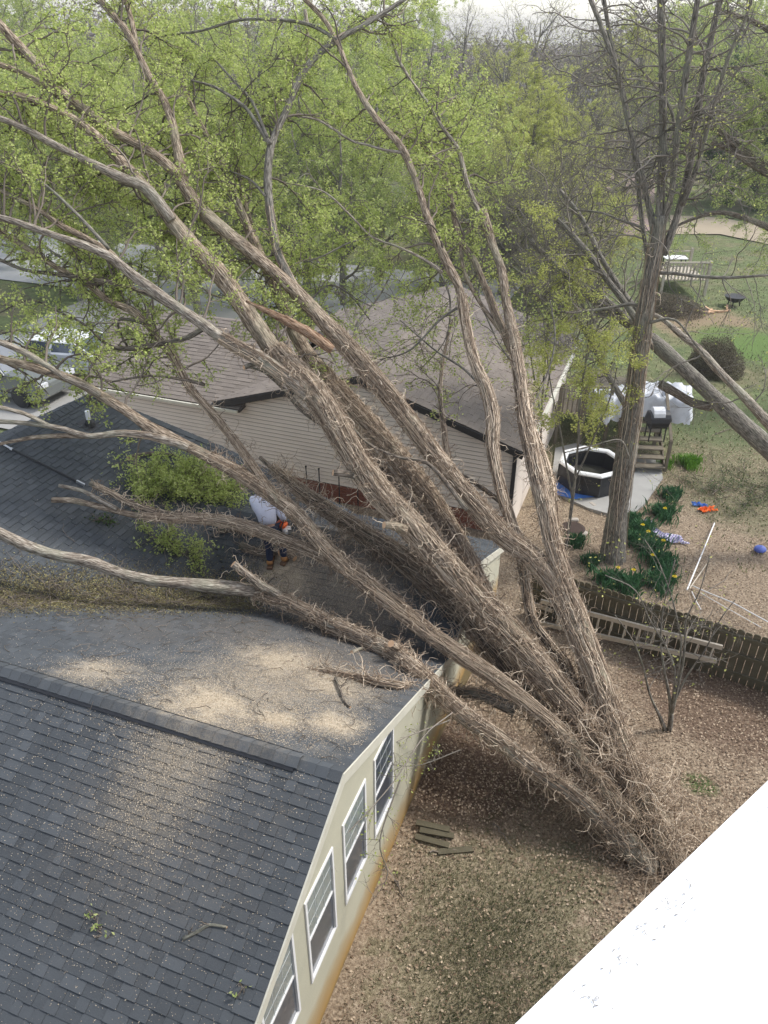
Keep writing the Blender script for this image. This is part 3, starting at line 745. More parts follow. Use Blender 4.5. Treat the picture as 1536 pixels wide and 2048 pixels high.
def sprout(tb, LC, p, d, L, r, depth, leafy, droop=.05):
    """recursive fine branching; leaf points are collected in LC"""
    n = max(4, int(L / .09)); pts = [p]; dd = d / np.linalg.norm(d)
    for k in range(n):
        dd = dd + rng.normal(0, .16, 3) + np.array([0, 0, .02 - droop]); dd /= np.linalg.norm(dd); pts.append(pts[-1] + dd * (L / n))
    pts = np.array(pts); tb.add(pts, np.linspace(r, r * .35, n + 1), 4 if r > .012 else 3)
    if depth > 0:
        for k in range(rng.integers(3, 6)):
            i = rng.integers(n // 3, n); q = rnd_unit(1)[0]; dd2 = (pts[i] - pts[i - 1]); dd2 /= np.linalg.norm(dd2)
            sprout(tb, LC, pts[i], dd2 * .9 + q * .8, L * rng.uniform(.35, .6), r * .5, depth - 1, leafy, droop)
    if leafy and depth <= 1:
        m = rng.poisson(leafy * L)
        if m:
            tt = (rng.uniform(.25, 1, max(1, m // 5 + 1))[rng.integers(0, m // 5 + 1, m)] * n + rng.normal(0, .12, m)).clip(0, n); i = tt.astype(int).clip(0, n - 1); f = (tt - i)[:, None]
            LC.append(pts[i] * (1 - f) + pts[i + 1] * f + rng.normal(0, .04, (m, 3)))

TREE = gp(1330, 1735)
tree = thing('fallen_tree', 'huge fallen multi-stemmed tree wrapped in dry vines leaning over the dark roof', 'fallen tree', TREE)
LIMBS = []   # (name, rows, depths, vine strands, vine range, tangles, mat, caps, sprouts)
def limb(rows, Ds, vn=0, vr=(0, 1), tg=0, mat=None, cap=(False, False), sp=0, sr=(.5, 1), name='limb', vname='vine', spL=1.4, leafy=42, amp=.1, wild=0):
    ctrl = lerpD(rows, Ds); S4 = smooth_path(ctrl)
    S4[:, 3] = np.maximum(S4[:, 3], .006)
    me = limb_mesh(name, S4 - np.array([*TREE, 0]), mat or BARK, 26 if S4[:, 3].max() > .12 else (14 if S4[:, 3].max() > .05 else 8), amp, *cap)
    o = link(name, me, None, tree)
    SL = S4 - np.array([*TREE, 0])
    if vn or tg:
        tb = vines_on(SL, vn, vr[0], vr[1], tg, wild=wild); v = tb.build(vname, VINE, o)
        if v: tag(v, kind='stuff')
    if sp:
        C = SL[:, :3]; t, A, B = frames(C); N = len(C); tb = Tubes(); LC = []
        for _ in range(int(sp * 1.5)):
            i = int(rng.uniform(*sr) * (N - 1)); an = rng.uniform(0, 6.28)
            d = (math.cos(an) * A[i] + math.sin(an) * B[i]) + t[i] * rng.uniform(-.2, .9) + np.array([0, 1.15, .1])
            sprout(tb, LC, C[i], d, rng.uniform(.5, 1.1) * spL, min(.022, SL[i, 3] * .5), 2, leafy)
        tw = tb.build('twigs', TWIG, o); tag(tw, kind='stuff')
        if LC: tag(link('leaves', leaf_mesh('leaves', np.concatenate(LC), .055, LEAF), None, o), kind='stuff')
    return S4
# paths run from the root end to the tip; x, y, half width in photo px
limb([(1345, 1745, 62), (1305, 1650, 50), (1258, 1560, 44), (1188, 1465, 43), (1112, 1372, 44), (1025, 1275, 45), (935, 1178, 42), (835, 1066, 41), (740, 960, 41), (640, 800, 40), (560, 715, 38), (515, 655, 34), (450, 562, 30), (400, 508, 28), (350, 450, 26), (305, 393, 23), (262, 345, 20), (228, 308, 17), (190, 270, 16), (150, 240, 14), (100, 215, 13), (50, 195, 13), (-60, 180, 12)],
     [(0, 11.0), (6, 12.2), (10, 12.8), (15, 12.9), (22, 12.4)], vn=900, vr=(0, .62), tg=900, sp=26, sr=(.55, .98), name='trunk', amp=.12)
limb([(345, 440, 17), (315, 400, 18), (285, 372, 18), (250, 358, 16), (200, 335, 14), (150, 310, 13), (100, 285, 13), (50, 258, 12), (0, 237, 12), (-60, 222, 12)], [(0, 12.75), (8, 12.1)], sp=10, sr=(.2, .95), mat=BARK_P)
limb([(1330, 1700, 46), (1275, 1570, 40), (1235, 1465, 36), (1190, 1350, 33), (1150, 1255, 33), (1110, 1170, 33), (1060, 1112, 31), (1010, 1075, 31), (950, 1010, 31), (880, 925, 31), (820, 845, 30), (760, 770, 30), (700, 700, 29), (650, 645, 27), (600, 592, 26), (550, 545, 24), (500, 503, 23), (450, 462, 22), (400, 418, 22), (370, 375, 20), (345, 340, 17), (300, 303, 16), (225, 262, 15), (170, 222, 17), (115, 180, 17), (60, 115, 16), (0, 50, 16), (-60, -20, 15)],
     [(0, 11.1), (5, 12.1), (9, 12.6), (14, 13.2), (19, 13.3), (27, 12.8)], vn=620, vr=(0, .55), tg=520, sp=26, sr=(.55, .98), name='trunk', amp=.12)
limb([(135, 200, 9), (100, 172, 10), (75, 163, 10), (50, 148, 9), (0, 130, 9), (-50, 120, 8)], [(0, 13.0), (4, 12.7)], sp=3, sr=(.2, .9))
limb([(368, 372, 17), (362, 330, 17), (352, 285, 15), (342, 240, 14), (325, 195, 13), (300, 155, 12), (280, 115, 11), (258, 70, 10), (230, 35, 9), (195, -10, 8)], [(0, 13.3), (9, 13.8)], sp=12, sr=(.2, .95))
limb([(274, 100, 8), (265, 50, 9), (252, 0, 9), (246, -40, 8)], [(0, 13.7), (3, 13.9)], sp=3, sr=(.1, .9))
limb([(610, 610, 17), (580, 560, 15), (556, 505, 14), (545, 450, 14), (538, 400, 14), (535, 350, 14), (540, 300, 15), (552, 265, 13), (575, 215, 13), (595, 165, 12), (625, 120, 11), (675, 78, 10), (725, 52, 9), (768, 25, 8), (830, -15, 7)], [(0, 13.3), (14, 14.2)], vn=30, vr=(0, .3), sp=18, sr=(.3, .95), mat=BARK_G)
limb([(540, 288, 8), (515, 250, 8), (490, 215, 6), (440, 180, 5), (400, 165, 4), (310, 148, 3)], [(0, 13.6), (5, 14.4)], sp=7, sr=(.2, .95), mat=BARK_G)
limb([(535, 275, 6), (505, 205, 5), (470, 165, 4), (420, 110, 3), (370, 70, 2)], [(0, 13.6), (4, 15)], sp=5, sr=(.2, .95), mat=BARK_G)
limb([(530, 392, 4), (500, 360, 4), (450, 340, 3), (375, 325, 2)], [(0, 13.5), (3, 14.4)], sp=4, sr=(.2, .95), mat=BARK_G)
limb([(992, 1234, 24), (935, 1120, 30), (870, 1010, 32), (800, 920, 31), (740, 850, 30), (680, 785, 28), (620, 715, 25), (585, 655, 22), (560, 600, 19), (535, 545, 17), (515, 500, 16), (498, 462, 14), (478, 415, 13), (460, 370, 12), (440, 320, 11), (415, 275, 10), (385, 215, 8), (365, 170, 6), (340, 100, 4)], [(0, 12.2), (2, 13.1), (6, 13.8), (12, 14.0), (18, 14.8)], vn=420, vr=(0, .45), tg=520, sp=20, sr=(.45, .95))
limb([(575, 640, 12), (545, 560, 12), (520, 500, 10), (500, 440, 9), (485, 385, 8), (470, 300, 6), (465, 230, 4)], [(0, 13.9), (6, 15)], sp=8, sr=(.2, .95))
limb([(650, 815, 26), (620, 790, 26), (560, 745, 24), (510, 712, 23), (450, 680, 20), (400, 645, 18), (350, 612, 18), (310, 583, 17), (265, 550, 16), (225, 517, 15), (175, 493, 14), (115, 473, 13), (50, 450, 12), (0, 435, 12), (-50, 425, 12)], [(0, 12.7), (14, 11.9)], vn=120, vr=(0, .35), tg=90, sp=14, sr=(.35, .95), mat=BARK_P)
limb([(250, 538, 11), (215, 502, 11), (160, 470, 11), (120, 450, 10), (85, 425, 9), (50, 405, 8), (0, 380, 8), (-40, 365, 7)], [(0, 12.4), (7, 12.5)], sp=10, sr=(.2, .95))
limb([(218, 498, 6), (165, 440, 5), (130, 405, 5), (90, 370, 5), (50, 345, 4), (0, 322, 4), (-30, 310, 4)], [(0, 12.3), (6, 12.0)], sp=8, sr=(.2, .95), mat=BARK_G)
limb([(345, 615, 10), (300, 590, 9), (240, 570, 9), (180, 558, 8), (110, 548, 7), (50, 540, 6), (0, 520, 6), (-40, 510, 6)], [(0, 12.5), (7, 13.4)], sp=9, sr=(.2, .95), mat=BARK_D)
limb([(560, 1005, 15), (530, 966, 14), (504, 930, 14), (474, 888, 13), (440, 845, 13), (405, 805, 12), (375, 770, 12), (350, 720, 12), (320, 680, 13), (290, 645, 12), (260, 620, 11), (215, 600, 10), (175, 567, 12), (130, 545, 11), (90, 520, 11), (40, 487, 11), (0, 462, 11), (-50, 440, 11)], [(0, 12.8), (8, 13.3), (17, 12.8)], vn=150, vr=(0, .5), tg=90, sp=14, sr=(.4, .95))
limb([(410, 655, 9), (375, 675, 9), (335, 685, 9), (290, 693, 9), (250, 697, 8), (215, 690, 6), (170, 650, 4), (120, 625, 4), (60, 600, 3), (0, 625, 2)], [(0, 12.6), (9, 13.6)], sp=8, sr=(.2, .95), mat=BARK_D)
limb([(292, 648, 6), (262, 640, 5), (238, 640, 5), (240, 665, 5), (256, 695, 4)], [(0, 13.2), (4, 13.4)], mat=BARK_D)
limb([(1270, 1640, 34), (1200, 1570, 28), (1130, 1475, 26), (1060, 1410, 24), (1000, 1362, 25), (930, 1315, 27), (870, 1275, 27), (800, 1220, 27), (740, 1172, 27), (693, 1134, 25), (640, 1082, 24), (590, 1026, 23), (535, 984, 23), (470, 942, 21), (410, 910, 19), (345, 878, 19), (300, 855, 18), (250, 820, 17), (200, 790, 16), (150, 762, 16), (100, 745, 14), (50, 730, 13), (0, 718, 13), (-50, 705, 13)], [(0, 11.1), (4, 11.7), (8, 12.5), (12, 12.9), (18, 12.6), (23, 12.0)], vn=520, vr=(0, .7), tg=460, sp=6, sr=(.75, .98), name='trunk', amp=.12)
limb([(200, 790, 11), (170, 772, 11), (130, 755, 11), (100, 735, 11), (50, 705, 11), (0, 684, 10), (-50, 665, 10)], [(0, 12.5), (5, 11.9)], mat=BARK_P, sp=5, sr=(.2, .95))
limb([(376, 896, 13), (345, 884, 13), (290, 870, 12), (240, 866, 11), (180, 872, 11), (120, 856, 10), (60, 847, 8), (0, 843, 8), (-40, 840, 8)], [(0, 12.7), (8, 12.3)], vn=20, vr=(0, .4), mat=BARK_P)
limb([(250, 868, 9), (190, 872, 9), (120, 872, 8), (60, 876, 7), (0, 888, 6), (-40, 893, 6)], [(0, 12.55), (4, 12.5)], mat=BARK)
limb([(110, 858, 7), (60, 832, 8), (30, 822, 8), (-30, 808, 9)], [(0, 12.5), (3, 11.9)], mat=BARK_P)
limb([(760, 1185, 20), (705, 1146, 21), (640, 1110, 20), (587, 1088, 20), (520, 1062, 20), (460, 1044, 19), (400, 1037, 16), (340, 1036, 13), (270, 1030, 11), (210, 1016, 10), (150, 1002, 9), (104, 1000, 9)], [(0, 12.6), (4, 13.1), (11, 13.2)], vn=260, vr=(0, .75), tg=200, cap=(False, True))
limb([(400, 1040, 12), (330, 1028, 11), (290, 1018, 11), (255, 1005, 10), (220, 985, 10), (180, 966, 9)], [(0, 13.15), (5, 13.25)], vn=60, tg=60, cap=(False, True), mat=BARK_D)
limb([(235, 1018, 8), (200, 1000, 8), (165, 982, 7), (118, 971, 6)], [(0, 13.1), (3, 13.2)], cap=(False, True), mat=BARK_P)
limb([(1300, 1735, 44), (1220, 1655, 36), (1150, 1592, 32), (1070, 1535, 28), (1000, 1480, 27), (930, 1432, 28), (880, 1387, 28), (830, 1338, 27), (780, 1302, 27), (720, 1272, 24), (660, 1246, 23), (600, 1216, 22), (540, 1190, 23), (480, 1178, 23), (420, 1172, 22), (360, 1166, 20), (300, 1160, 19), (240, 1146, 19), (180, 1124, 18), (110, 1110, 17), (50, 1090, 18), (0, 1066, 19), (-60, 1040, 20)],
     [(0, 11.0), (4, 11.3), (6, 11.5), (8, 12.0), (12, 13.0), (17, 12.2), (22, 11.5)], vn=560, vr=(0, .66), tg=620, mat=BARK_P, amp=.1, name='trunk')
limb([(560, 1190, 14), (525, 1172, 14), (495, 1150, 12), (466, 1128, 12)], [(0, 12.9), (3, 12.6)], cap=(False, True), vn=12, tg=20, mat=BARK_P, name='sawn_stub')
limb([(815, 1320, 20), (800, 1300, 17), (782, 1287, 13)], [(0, 11.8), (2, 11.45)], cap=(False, True), tg=16, name='sawn_stub')
limb([(810, 1060, 17), (790, 1052, 15), (768, 1050, 12)], [(0, 12.1), (2, 11.9)], cap=(False, True), tg=10, name='sawn_stub')
limb([(725, 955, 14), (700, 948, 13), (666, 945, 12)], [(0, 12.5), (2, 12.3)], cap=(False, True), mat=BARK_D, name='sawn_stub')
limb([(665, 700, 15), (620, 668, 15), (590, 650, 14), (545, 627, 10), (492, 602, 3)], [(0, 12.6), (4, 12.3)], mat=tone_mat('x', (.3, .2, .12), (.3, .2, .12)) if False else bark_mat('torn_wood', (.12, .07, .045), (.34, .22, .14), (.56, .42, .30)), name='splintered_branch', amp=.35)
limb([(1048, 1130, 18), (1032, 1080, 18), (1020, 1040, 18), (1008, 1000, 18), (995, 950, 18), (985, 890, 20), (985, 835, 21), (973, 780, 20), (955, 740, 17), (940, 690, 16), (930, 640, 16), (918, 575, 16), (898, 535, 16), (875, 485, 14), (855, 435, 13), (838, 380, 12), (820, 330, 13), (800, 290, 13), (768, 255, 11), (740, 220, 10), (715, 180, 9), (695, 135, 8), (672, 80, 8), (645, 35, 8), (600, -10, 7)], [(0, 12.4), (6, 13), (11, 13.4), (24, 13.9)], vn=150, vr=(0, .45), tg=60, sp=14, sr=(.45, .95))
limb([(805, 305, 7), (770, 300, 5), (735, 290, 5), (700, 280, 4), (640, 242, 4), (590, 232, 3)], [(0, 13.6), (5, 14)], sp=5, sr=(.2, .95), mat=BARK_P)
limb([(885, 545, 6), (850, 520, 5), (800, 495, 4), (745, 474, 4), (700, 430, 4), (650, 385, 3), (590, 368, 2)], [(0, 13.4), (6, 13.8)], sp=8, sr=(.2, .95), mat=BARK_P, spL=1.0)
limb([(738, 478, 3), (700, 485, 3), (650, 510, 3), (610, 525, 2)], [(0, 13.6), (3, 13.8)], sp=3, sr=(.2, .95), mat=BARK_G, spL=.7)
limb([(610, 20, 7), (615, 60, 7), (612, 110, 6), (600, 165, 5)], [(0, 14.3), (3, 14.2)], mat=BARK_P)
limb([(675, 80, 6), (620, 50, 6), (560, 40, 5), (480, 40, 5), (400, 62, 4), (330, 70, 3)], [(0, 13.8), (5, 14.8)], sp=8, sr=(.2, .95), mat=BARK_G)
limb([(1335, 1690, 40), (1285, 1575, 34), (1235, 1450, 30), (1195, 1340, 30), (1160, 1240, 28), (1130, 1165, 27), (1105, 1085, 27), (1092, 1020, 27), (1076, 960, 26), (1062, 900, 24), (1050, 840, 22), (1044, 790, 20), (1034, 720, 20), (1022, 650, 18), (1012, 600, 16), (1003, 540, 15), (985, 490, 14), (972, 445, 13), (967, 420, 11)], [(0, 11.2), (4, 11.9), (7, 12.3), (11, 13.3), (18, 14)], vn=430, vr=(0, .8), tg=260, cap=(False, True), name='trunk', amp=.12)
limb([(975, 470, 10), (958, 425, 9), (945, 395, 8), (933, 365, 8), (925, 330, 8), (915, 297, 8), (885, 255, 6), (858, 210, 6), (825, 165, 5), (800, 125, 5), (783, 80, 4), (760, 30, 3)], [(0, 14), (11, 15)], mat=BARK_P, sp=16, sr=(.05, .95))
limb([(1120, 1120, 22), (1105, 1050, 22), (1100, 980, 20), (1085, 920, 18), (1060, 850, 14), (1045, 760, 10)], [(0, 12.5), (5, 13.6)], vn=200, tg=180)
limb([(1040, 730, 14), (1015, 680, 13), (993, 632, 12), (973, 580, 12), (948, 520, 12), (918, 475, 11), (905, 415, 9), (888, 345, 9), (850, 300, 7), (800, 268, 5), (740, 240, 3)], [(0, 13.5), (10, 15)], vn=40, vr=(0, .3), sp=12, sr=(.2, .95))
limb([(1000, 660, 8), (970, 620, 7), (945, 580, 7), (928, 540, 6), (920, 490, 5)], [(0, 13.8), (4, 14.2)], sp=3)
limb([(1165, 1420, 20), (1130, 1330, 18), (1070, 1250, 16), (1055, 1190, 16), (1045, 1130, 15), (1035, 1060, 14)], [(0, 12.2), (5, 13.0)], vn=120, tg=160, mat=BARK_D)
limb([(1200, 1480, 26), (1175, 1390, 20), (1165, 1320, 18), (1150, 1250, 16)], [(0, 11.9), (3, 12.4)], vn=70, tg=90, mat=BARK_D)
limb([(1190, 1540, 34), (1120, 1470, 34), (1040, 1370, 34), (960, 1270, 30), (880, 1185, 23), (800, 1115, 20), (720, 1062, 17), (640, 1010, 14), (570, 958, 11), (520, 915, 7)], [(0, 11.9), (3, 12.7), (5, 13.4), (9, 14.6)], vn=300, vr=(0, .97), tg=560, mat=BARK_D, wild=1.0)
limb([(925, 1172, 22), (850, 1050, 24), (800, 985, 22), (740, 915, 20), (700, 850, 16), (690, 780, 12)], [(0, 12.3), (5, 14.4)], vn=140, tg=220, mat=BARK_D, wild=.4)
limb([(1030, 1420, 20), (960, 1390, 18), (880, 1385, 14), (800, 1372, 11), (700, 1352, 8), (600, 1338, 5)], [(0, 11.9), (5, 12.9)], vn=90, tg=260, mat=BARK_G, wild=.5)
limb([(1000, 1060, 15), (940, 985, 14), (900, 930, 13), (888, 860, 9), (880, 780, 6), (890, 700, 3), (905, 640, 1.5)], [(0, 13.2), (5, 14.5)], vn=60, tg=60, sp=8, sr=(.5, .98), spL=.8, leafy=12)
limb([(935, 1020, 9), (860, 930, 7), (800, 915, 6), (740, 890, 5), (700, 850, 4)], [(0, 12.3), (4, 12.6)], mat=BARK_D, tg=10)
limb([(1010, 1010, 9), (940, 960, 8), (870, 930, 6), (810, 918, 5)], [(0, 13.0), (3, 13.4)], mat=BARK_D, tg=20)
limb([(720, 880, 10), (650, 850, 11), (600, 815, 9), (570, 780, 7), (530, 745, 5), (500, 735, 4)], [(0, 13.4), (5, 14.2)], mat=BARK_D, tg=10)
limb([(545, 720, 9), (510, 728, 9), (488, 735, 8)], [(0, 12.7), (2, 12.5)], mat=BARK_D, cap=(False, True), name='sawn_stub')
limb([(290, 740, 3), (360, 725, 6), (410, 770, 7), (370, 760, 6), (300, 752, 4), (215, 765, 3)][2:], [(0, 13.2), (3, 13.0)], mat=BARK_D, tg=6)
for rows, D in (([(925, 610, 5), (880, 640, 4), (820, 700, 3), (760, 720, 2)], 13.4), ([(985, 800, 4), (930, 740, 4), (870, 700, 3), (800, 640, 2)], 13.6), ([(1040, 740, 4), (1000, 690, 3), (960, 600, 3), (940, 520, 2)], 14.2),
                ([(1050, 840, 4), (1090, 760, 3), (1110, 680, 3), (1100, 600, 2)], 14.0), ([(700, 700, 5), (720, 640, 4), (760, 590, 3), (790, 530, 2)], 13.8), ([(620, 600, 4), (660, 570, 3), (700, 590, 3), (740, 640, 2)], 14.2), ([(880, 545, 4), (900, 600, 3), (890, 680, 2), (840, 740, 2)], 14.0)):
    limb(rows, [(0, D), (3, D + .7)], mat=BARK_G, sp=9, sr=(.1, 1), spL=1.1, leafy=9, vname='vine')
# root flare and ground-level tangle of vine round the foot
rf_ = vines_on(smooth_path(lerpD([(1350, 1790, 95), (1300, 1660, 95), (1200, 1520, 85), (1100, 1400, 75)], [(0, 10.9), (3, 11.8)])) - np.array([*TREE, 0]), 30, .15, .9, 520, wild=1.3)
tag(rf_.build('root_vines', VINE, tree), kind='stuff')

# ------------------------------------------------------------------ generic trees
def tree_meshes(h, crown_w, seed, leaf, bark, leafy=20, leaf_sz=.075, n_limb=9, depth=2, trunk_r=.22, start=.3, up=.5):
    """returns (trunk mesh, twig mesh, leaf mesh) built at the origin"""
    global rng
    keep = rng; rng = np.random.default_rng(seed)
    C = [np.array([0, 0, -.3, trunk_r * 1.35])]
    k = 9
    for i in range(1, k + 1): f = i / k; C.append(np.array([rng.normal(0, .12) * h * .08, rng.normal(0, .12) * h * .08, h * .85 * f, trunk_r * (1 - .8 * f)]))
    S4 = smooth_path(np.array(C), .35); tm = limb_mesh('trunk', S4, bark, 12, .06)
    tb = Tubes(); LC = []
    for i in range(n_limb):
        f = rng.uniform(start, .97); j = int(f * (len(S4) - 1)); an = i * 2.4 + rng.normal(0, .4); L = crown_w * (1.15 - .75 * abs(f - .5)) * rng.uniform(.7, 1.1)
        d = np.array([math.cos(an), math.sin(an), up + f * .5])
        n = 10; pts = [S4[j, :3]]; dd = d / np.linalg.norm(d)
        for q in range(n): dd = dd + rng.normal(0, .10, 3) + np.array([0, 0, .05]); dd /= np.linalg.norm(dd); pts.append(pts[-1] + dd * L / n)
        pts = np.array(pts); r0 = S4[j, 3] * .55; tb.add(pts, np.linspace(r0, r0 * .2, n + 1), 6)
        for q in range(8):
            s = rng.integers(2, n); dd2 = pts[s] - pts[s - 1]; dd2 /= np.linalg.norm(dd2)
            sprout(tb, LC, pts[s], dd2 + rnd_unit(1)[0] * .9, L * rng.uniform(.28, .5), r0 * .3, depth, leafy, .03)
    wm = tb.build('limbs', bark_tw(bark), None, mesh_only=True)
    lm = leaf_mesh('leaves', np.concatenate(LC), leaf_sz, leaf) if LC and leafy else None
    rng = keep
    return tm, wm, lm
def bark_tw(b): return {BARK_G.name: TWIG_G}.get(b.name, TWIG)
def plant_tree(name, label, cat, ms, loc, rz, sc, group=None):
    t = thing(name, label, cat, loc, rz, group); t.scale = (sc, sc, sc * random.uniform(.92, 1.08))
    link('trunk', ms[0], None, t); o = link('limbs', ms[1], None, t); o['kind'] = 'stuff'
    if ms[2]: o = link('crown', ms[2], None, t); o['kind'] = 'stuff'
    return t
TV = [tree_meshes(11, 4.2, 11, LEAF2, BARK_G, 26, .10, 20, start=.12), tree_meshes(12, 4.4, 12, LEAF, BARK_G, 26, .10, 20, start=.12),
      tree_meshes(10, 3.8, 13, LEAF3, BARK_G, 34, .09, 16, start=.15), tree_meshes(10, 4.6, 14, LEAF3, BARK_G, 1.6, .08, 24, start=.1), tree_meshes(9, 3.6, 15, LEAF_E, BARK_D, 34, .10, 24, start=.03)]
KIND = ['leafy green spring tree', 'bright yellow-green spring tree', 'sparse lime-leaved tree', 'bare grey-branched tree', 'dark dense evergreen tree']
# (photo x of the foot, photo y of the foot, kind, scale, where)
PL = [(165, 600, 0, 1.0, 'with a pale trunk beside the street at far left'), (330, 560, 1, .95, 'behind the low wing roof of the tan house'), (470, 575, 0, .85, 'behind the sawn limbs, left of the standing trunk pair'),
      (612, 590, 1, .9, 'just behind the ridge of the tan house'), (760, 560, 1, .85, 'behind the upper end of the tan house roof'), (60, 520, 0, 1.0, 'at the left edge beyond the driveway'),
      (250, 470, 0, 1.1, 'across the street behind the pale trunk'), (420, 440, 1, 1.1, 'across the street behind the topmost limbs'), (560, 430, 0, 1.1, 'across the street behind the forked dark limb'),
      (700, 430, 1, 1.1, 'across the street behind the tall twin limbs'), (850, 420, 0, 1.1, 'across the street right of the twin limbs'), (940, 520, 2, .8, 'right behind the tan roof ridge at centre'),
      (1050, 470, 2, .85, 'beyond the tan roof with thin lime leaves'), (1130, 400, 3, 1.0, 'left of the clay bank with no leaves yet'), (990, 400, 3, 1.1, 'far side of street at centre without leaves'),
      (1450, 400, 4, 1.1, 'at the far lawn edge near the dirt track'), (1560, 420, 0, 1.1, 'at the right edge beyond the dirt track'), (1350, 390, 0, 1.1, 'behind the standing grey trunk beyond the track'),
      (1250, 330, 2, 1.2, 'beyond the clay bank'), (1180, 300, 3, 1.2, 'far behind the clay bank, grey and bare'), (0, 420, 1, 1.2, 'at the far left across the street'),
      (130, 390, 0, 1.3, 'in the back row at far left'), (330, 350, 2, 1.3, 'in the back row left of centre'), (520, 340, 3, 1.3, 'in the back row behind the forked limb'),
      (640, 330, 0, 1.2, 'in the back row just left of centre'), (800, 320, 1, 1.3, 'in the back row right of the twin limbs'), (920, 300, 3, 1.3, 'in the back row at centre right'),
      (1060, 290, 3, 1.3, 'in the back row left of the sky gap'), (1400, 300, 0, 1.3, 'in the back row right of the grey stems'), (1520, 310, 1, 1.3, 'in the back row at the right edge'),
      (400, 640, 1, .75, 'close behind the low ridge of the tan wing'), (690, 610, 0, .8, 'close behind the tan ridge, right of the splintered branch'), (880, 590, 1, .7, 'behind the far slope of the brown roof'),
      (540, 500, 1, 1.0, 'on the near verge of the street at centre left'), (230, 540, 1, .95, 'on the near verge of the street at left'), (1000, 560, 2, .75, 'close by the far gutter of the brown roof'),
      (1100, 540, 2, .7, 'just beyond the far corner of the brown roof'), (1440, 330, 1, 1.2, 'behind the dark evergreen'), (700, 500, 0, 1.0, 'on the near verge of the street at centre'),
      (60, 330, 1, 1.4, 'tallest in the back row at the left edge'), (420, 320, 0, 1.4, 'in the back row behind the left topmost limbs'), (1150, 500, 3, .8, 'bare and low beyond the brown roof corner'), (1540, 420, 4, 1.0, 'second evergreen at the right edge'),
      (905, 565, 3, .62, 'tangled and low behind the brown roof, leftmost of the bare ones'), (1000, 590, 3, .66, 'tangled and bare right behind the brown roof eave'), (1085, 585, 3, .66, 'tangled and bare between brown roof and leaning limbs'),
      (1160, 560, 3, .66, 'tangled and bare behind the fan of leaning limbs'), (1215, 470, 3, .75, 'bare and spreading in front of the clay bank'), (1060, 430, 2, .9, 'lime-tinged and wide behind the bare thicket'),
      (1000, 350, 2, 1.1, 'behind the thicket below the skyline'), (1290, 400, 3, .9, 'bare and directly behind the grey stems'),
      (955, 610, 3, .58, 'tangled and bare, nearest the brown roof slope'), (1045, 620, 3, .6, 'tangled and bare at the far right corner of the brown roof'), (1120, 625, 3, .55, 'tangled and bare beside the deck'),
      (1175, 600, 2, .55, 'lime-tinged thicket beyond the deck'), (1110, 480, 2, .8, 'lime-tinged behind the fan of leaning limbs')]
for k, (px, py, kd, sc, where) in enumerate(PL):
    g = gp(px, py)
    plant_tree(['spring_tree', 'spring_tree', 'spring_tree', 'bare_tree', 'evergreen_tree'][kd], KIND[kd] + ' ' + where, 'tree', TV[kd], g, k * 1.7, sc, None)
# wooded ridge far behind
def far_wood():
    C = []; T = []
    for _ in range(1500):
        y = rng.uniform(85, 230); x = y * rng.uniform(-.85, 1.0); z = float(gz(x, y)); k = x / y
        gap = float(sst(-.02, .05, k) * (1 - sst(.20, .30, k)))
        h = rng.uniform(9, 14) * (1 - .42 * gap) + (y - 85) * .035 * (1 - gap); m = 110
        q = rng.normal(size=(m, 3)) * np.array([2.2, 2.2, h * .24]) + np.array([x, y, z + h * .55]); C.append(q)
        T.append(np.full(m, rng.random()) + rng.normal(0, .15, m))
    C = np.concatenate(C); T = np.concatenate(T).clip(0, 1)
    me = leaf_mesh('distant_wood', C, .75, tone_mat('distant_wood', (.17, .145, .125), (.28, .235, .20), .9, .1, .1, (.25, .27, .14)), tone=T, aspect=.35)
    tag(link('distant_wood', me), 'brownish-grey wooded hill on the skyline behind all gardens', 'woodland', kind='stuff')
far_wood()

# ------------------------------------------------------------------ standing grey tree at the right
SB = gp(1222, 1115); SY = SB[1]
def stem(parent, base, rows, mat, name='limb', ysh=(0, 0), vn=0, sp=0, sr=(.3, 1), leafy=0, leaf=None, spL=1.6, cap=(False, False), tg=0, sdepth=2):
    n = len(rows); pts = []
    for i, (x, y, w) in enumerate(rows):
        yy = SY + ysh[0] + (ysh[1] - ysh[0]) * i / (n - 1); p = aty(x, y, yy); D = (p - CAM) @ Fv; pts.append((*(p - base), w * .60 * D / FPX))
    S4 = smooth_path(np.array(pts), .12); o = link(name, limb_mesh(name, S4, mat, 16 if S4[:, 3].max() > .1 else 9, .05, *cap), None, parent)
    C = S4[:, :3]; t, A, B = frames(C)
    if vn or tg: v = vines_on(S4, vn, 0, 1, tg).build('vine', VINE, o); tag(v, kind='stuff')
    if sp:
        tb = Tubes(); LC = []
        for _ in range(sp):
            i = int(rng.uniform(*sr) * (len(C) - 1)); an = rng.uniform(0, 6.28)
            sprout(tb, LC, C[i], math.cos(an) * A[i] + math.sin(an) * B[i] + t[i] * .4, rng.uniform(.5, 1.1) * spL, min(.02, S4[i, 3] * .4), sdepth, leafy, .03)
        tag(tb.build('twigs', TWIG_G, o), kind='stuff')
        if LC: tag(link('leaves', leaf_mesh('leaves', np.concatenate(LC), .05, leaf or LEAF3), None, o), kind='stuff')
    return S4
st = thing('standing_tree', 'tall upright grey tree with forking stems behind the fence by the hot tub', 'tree', SB)
stem(st, SB, [(1222, 1140, 48), (1226, 1100, 40), (1237, 1010, 35), (1250, 920, 32), (1262, 840, 30), (1272, 760, 28), (1280, 690, 28), (1292, 610, 27), (1303, 540, 26), (1315, 480, 24), (1320, 430, 20)], BARK_G, 'trunk', vn=60, tg=60)
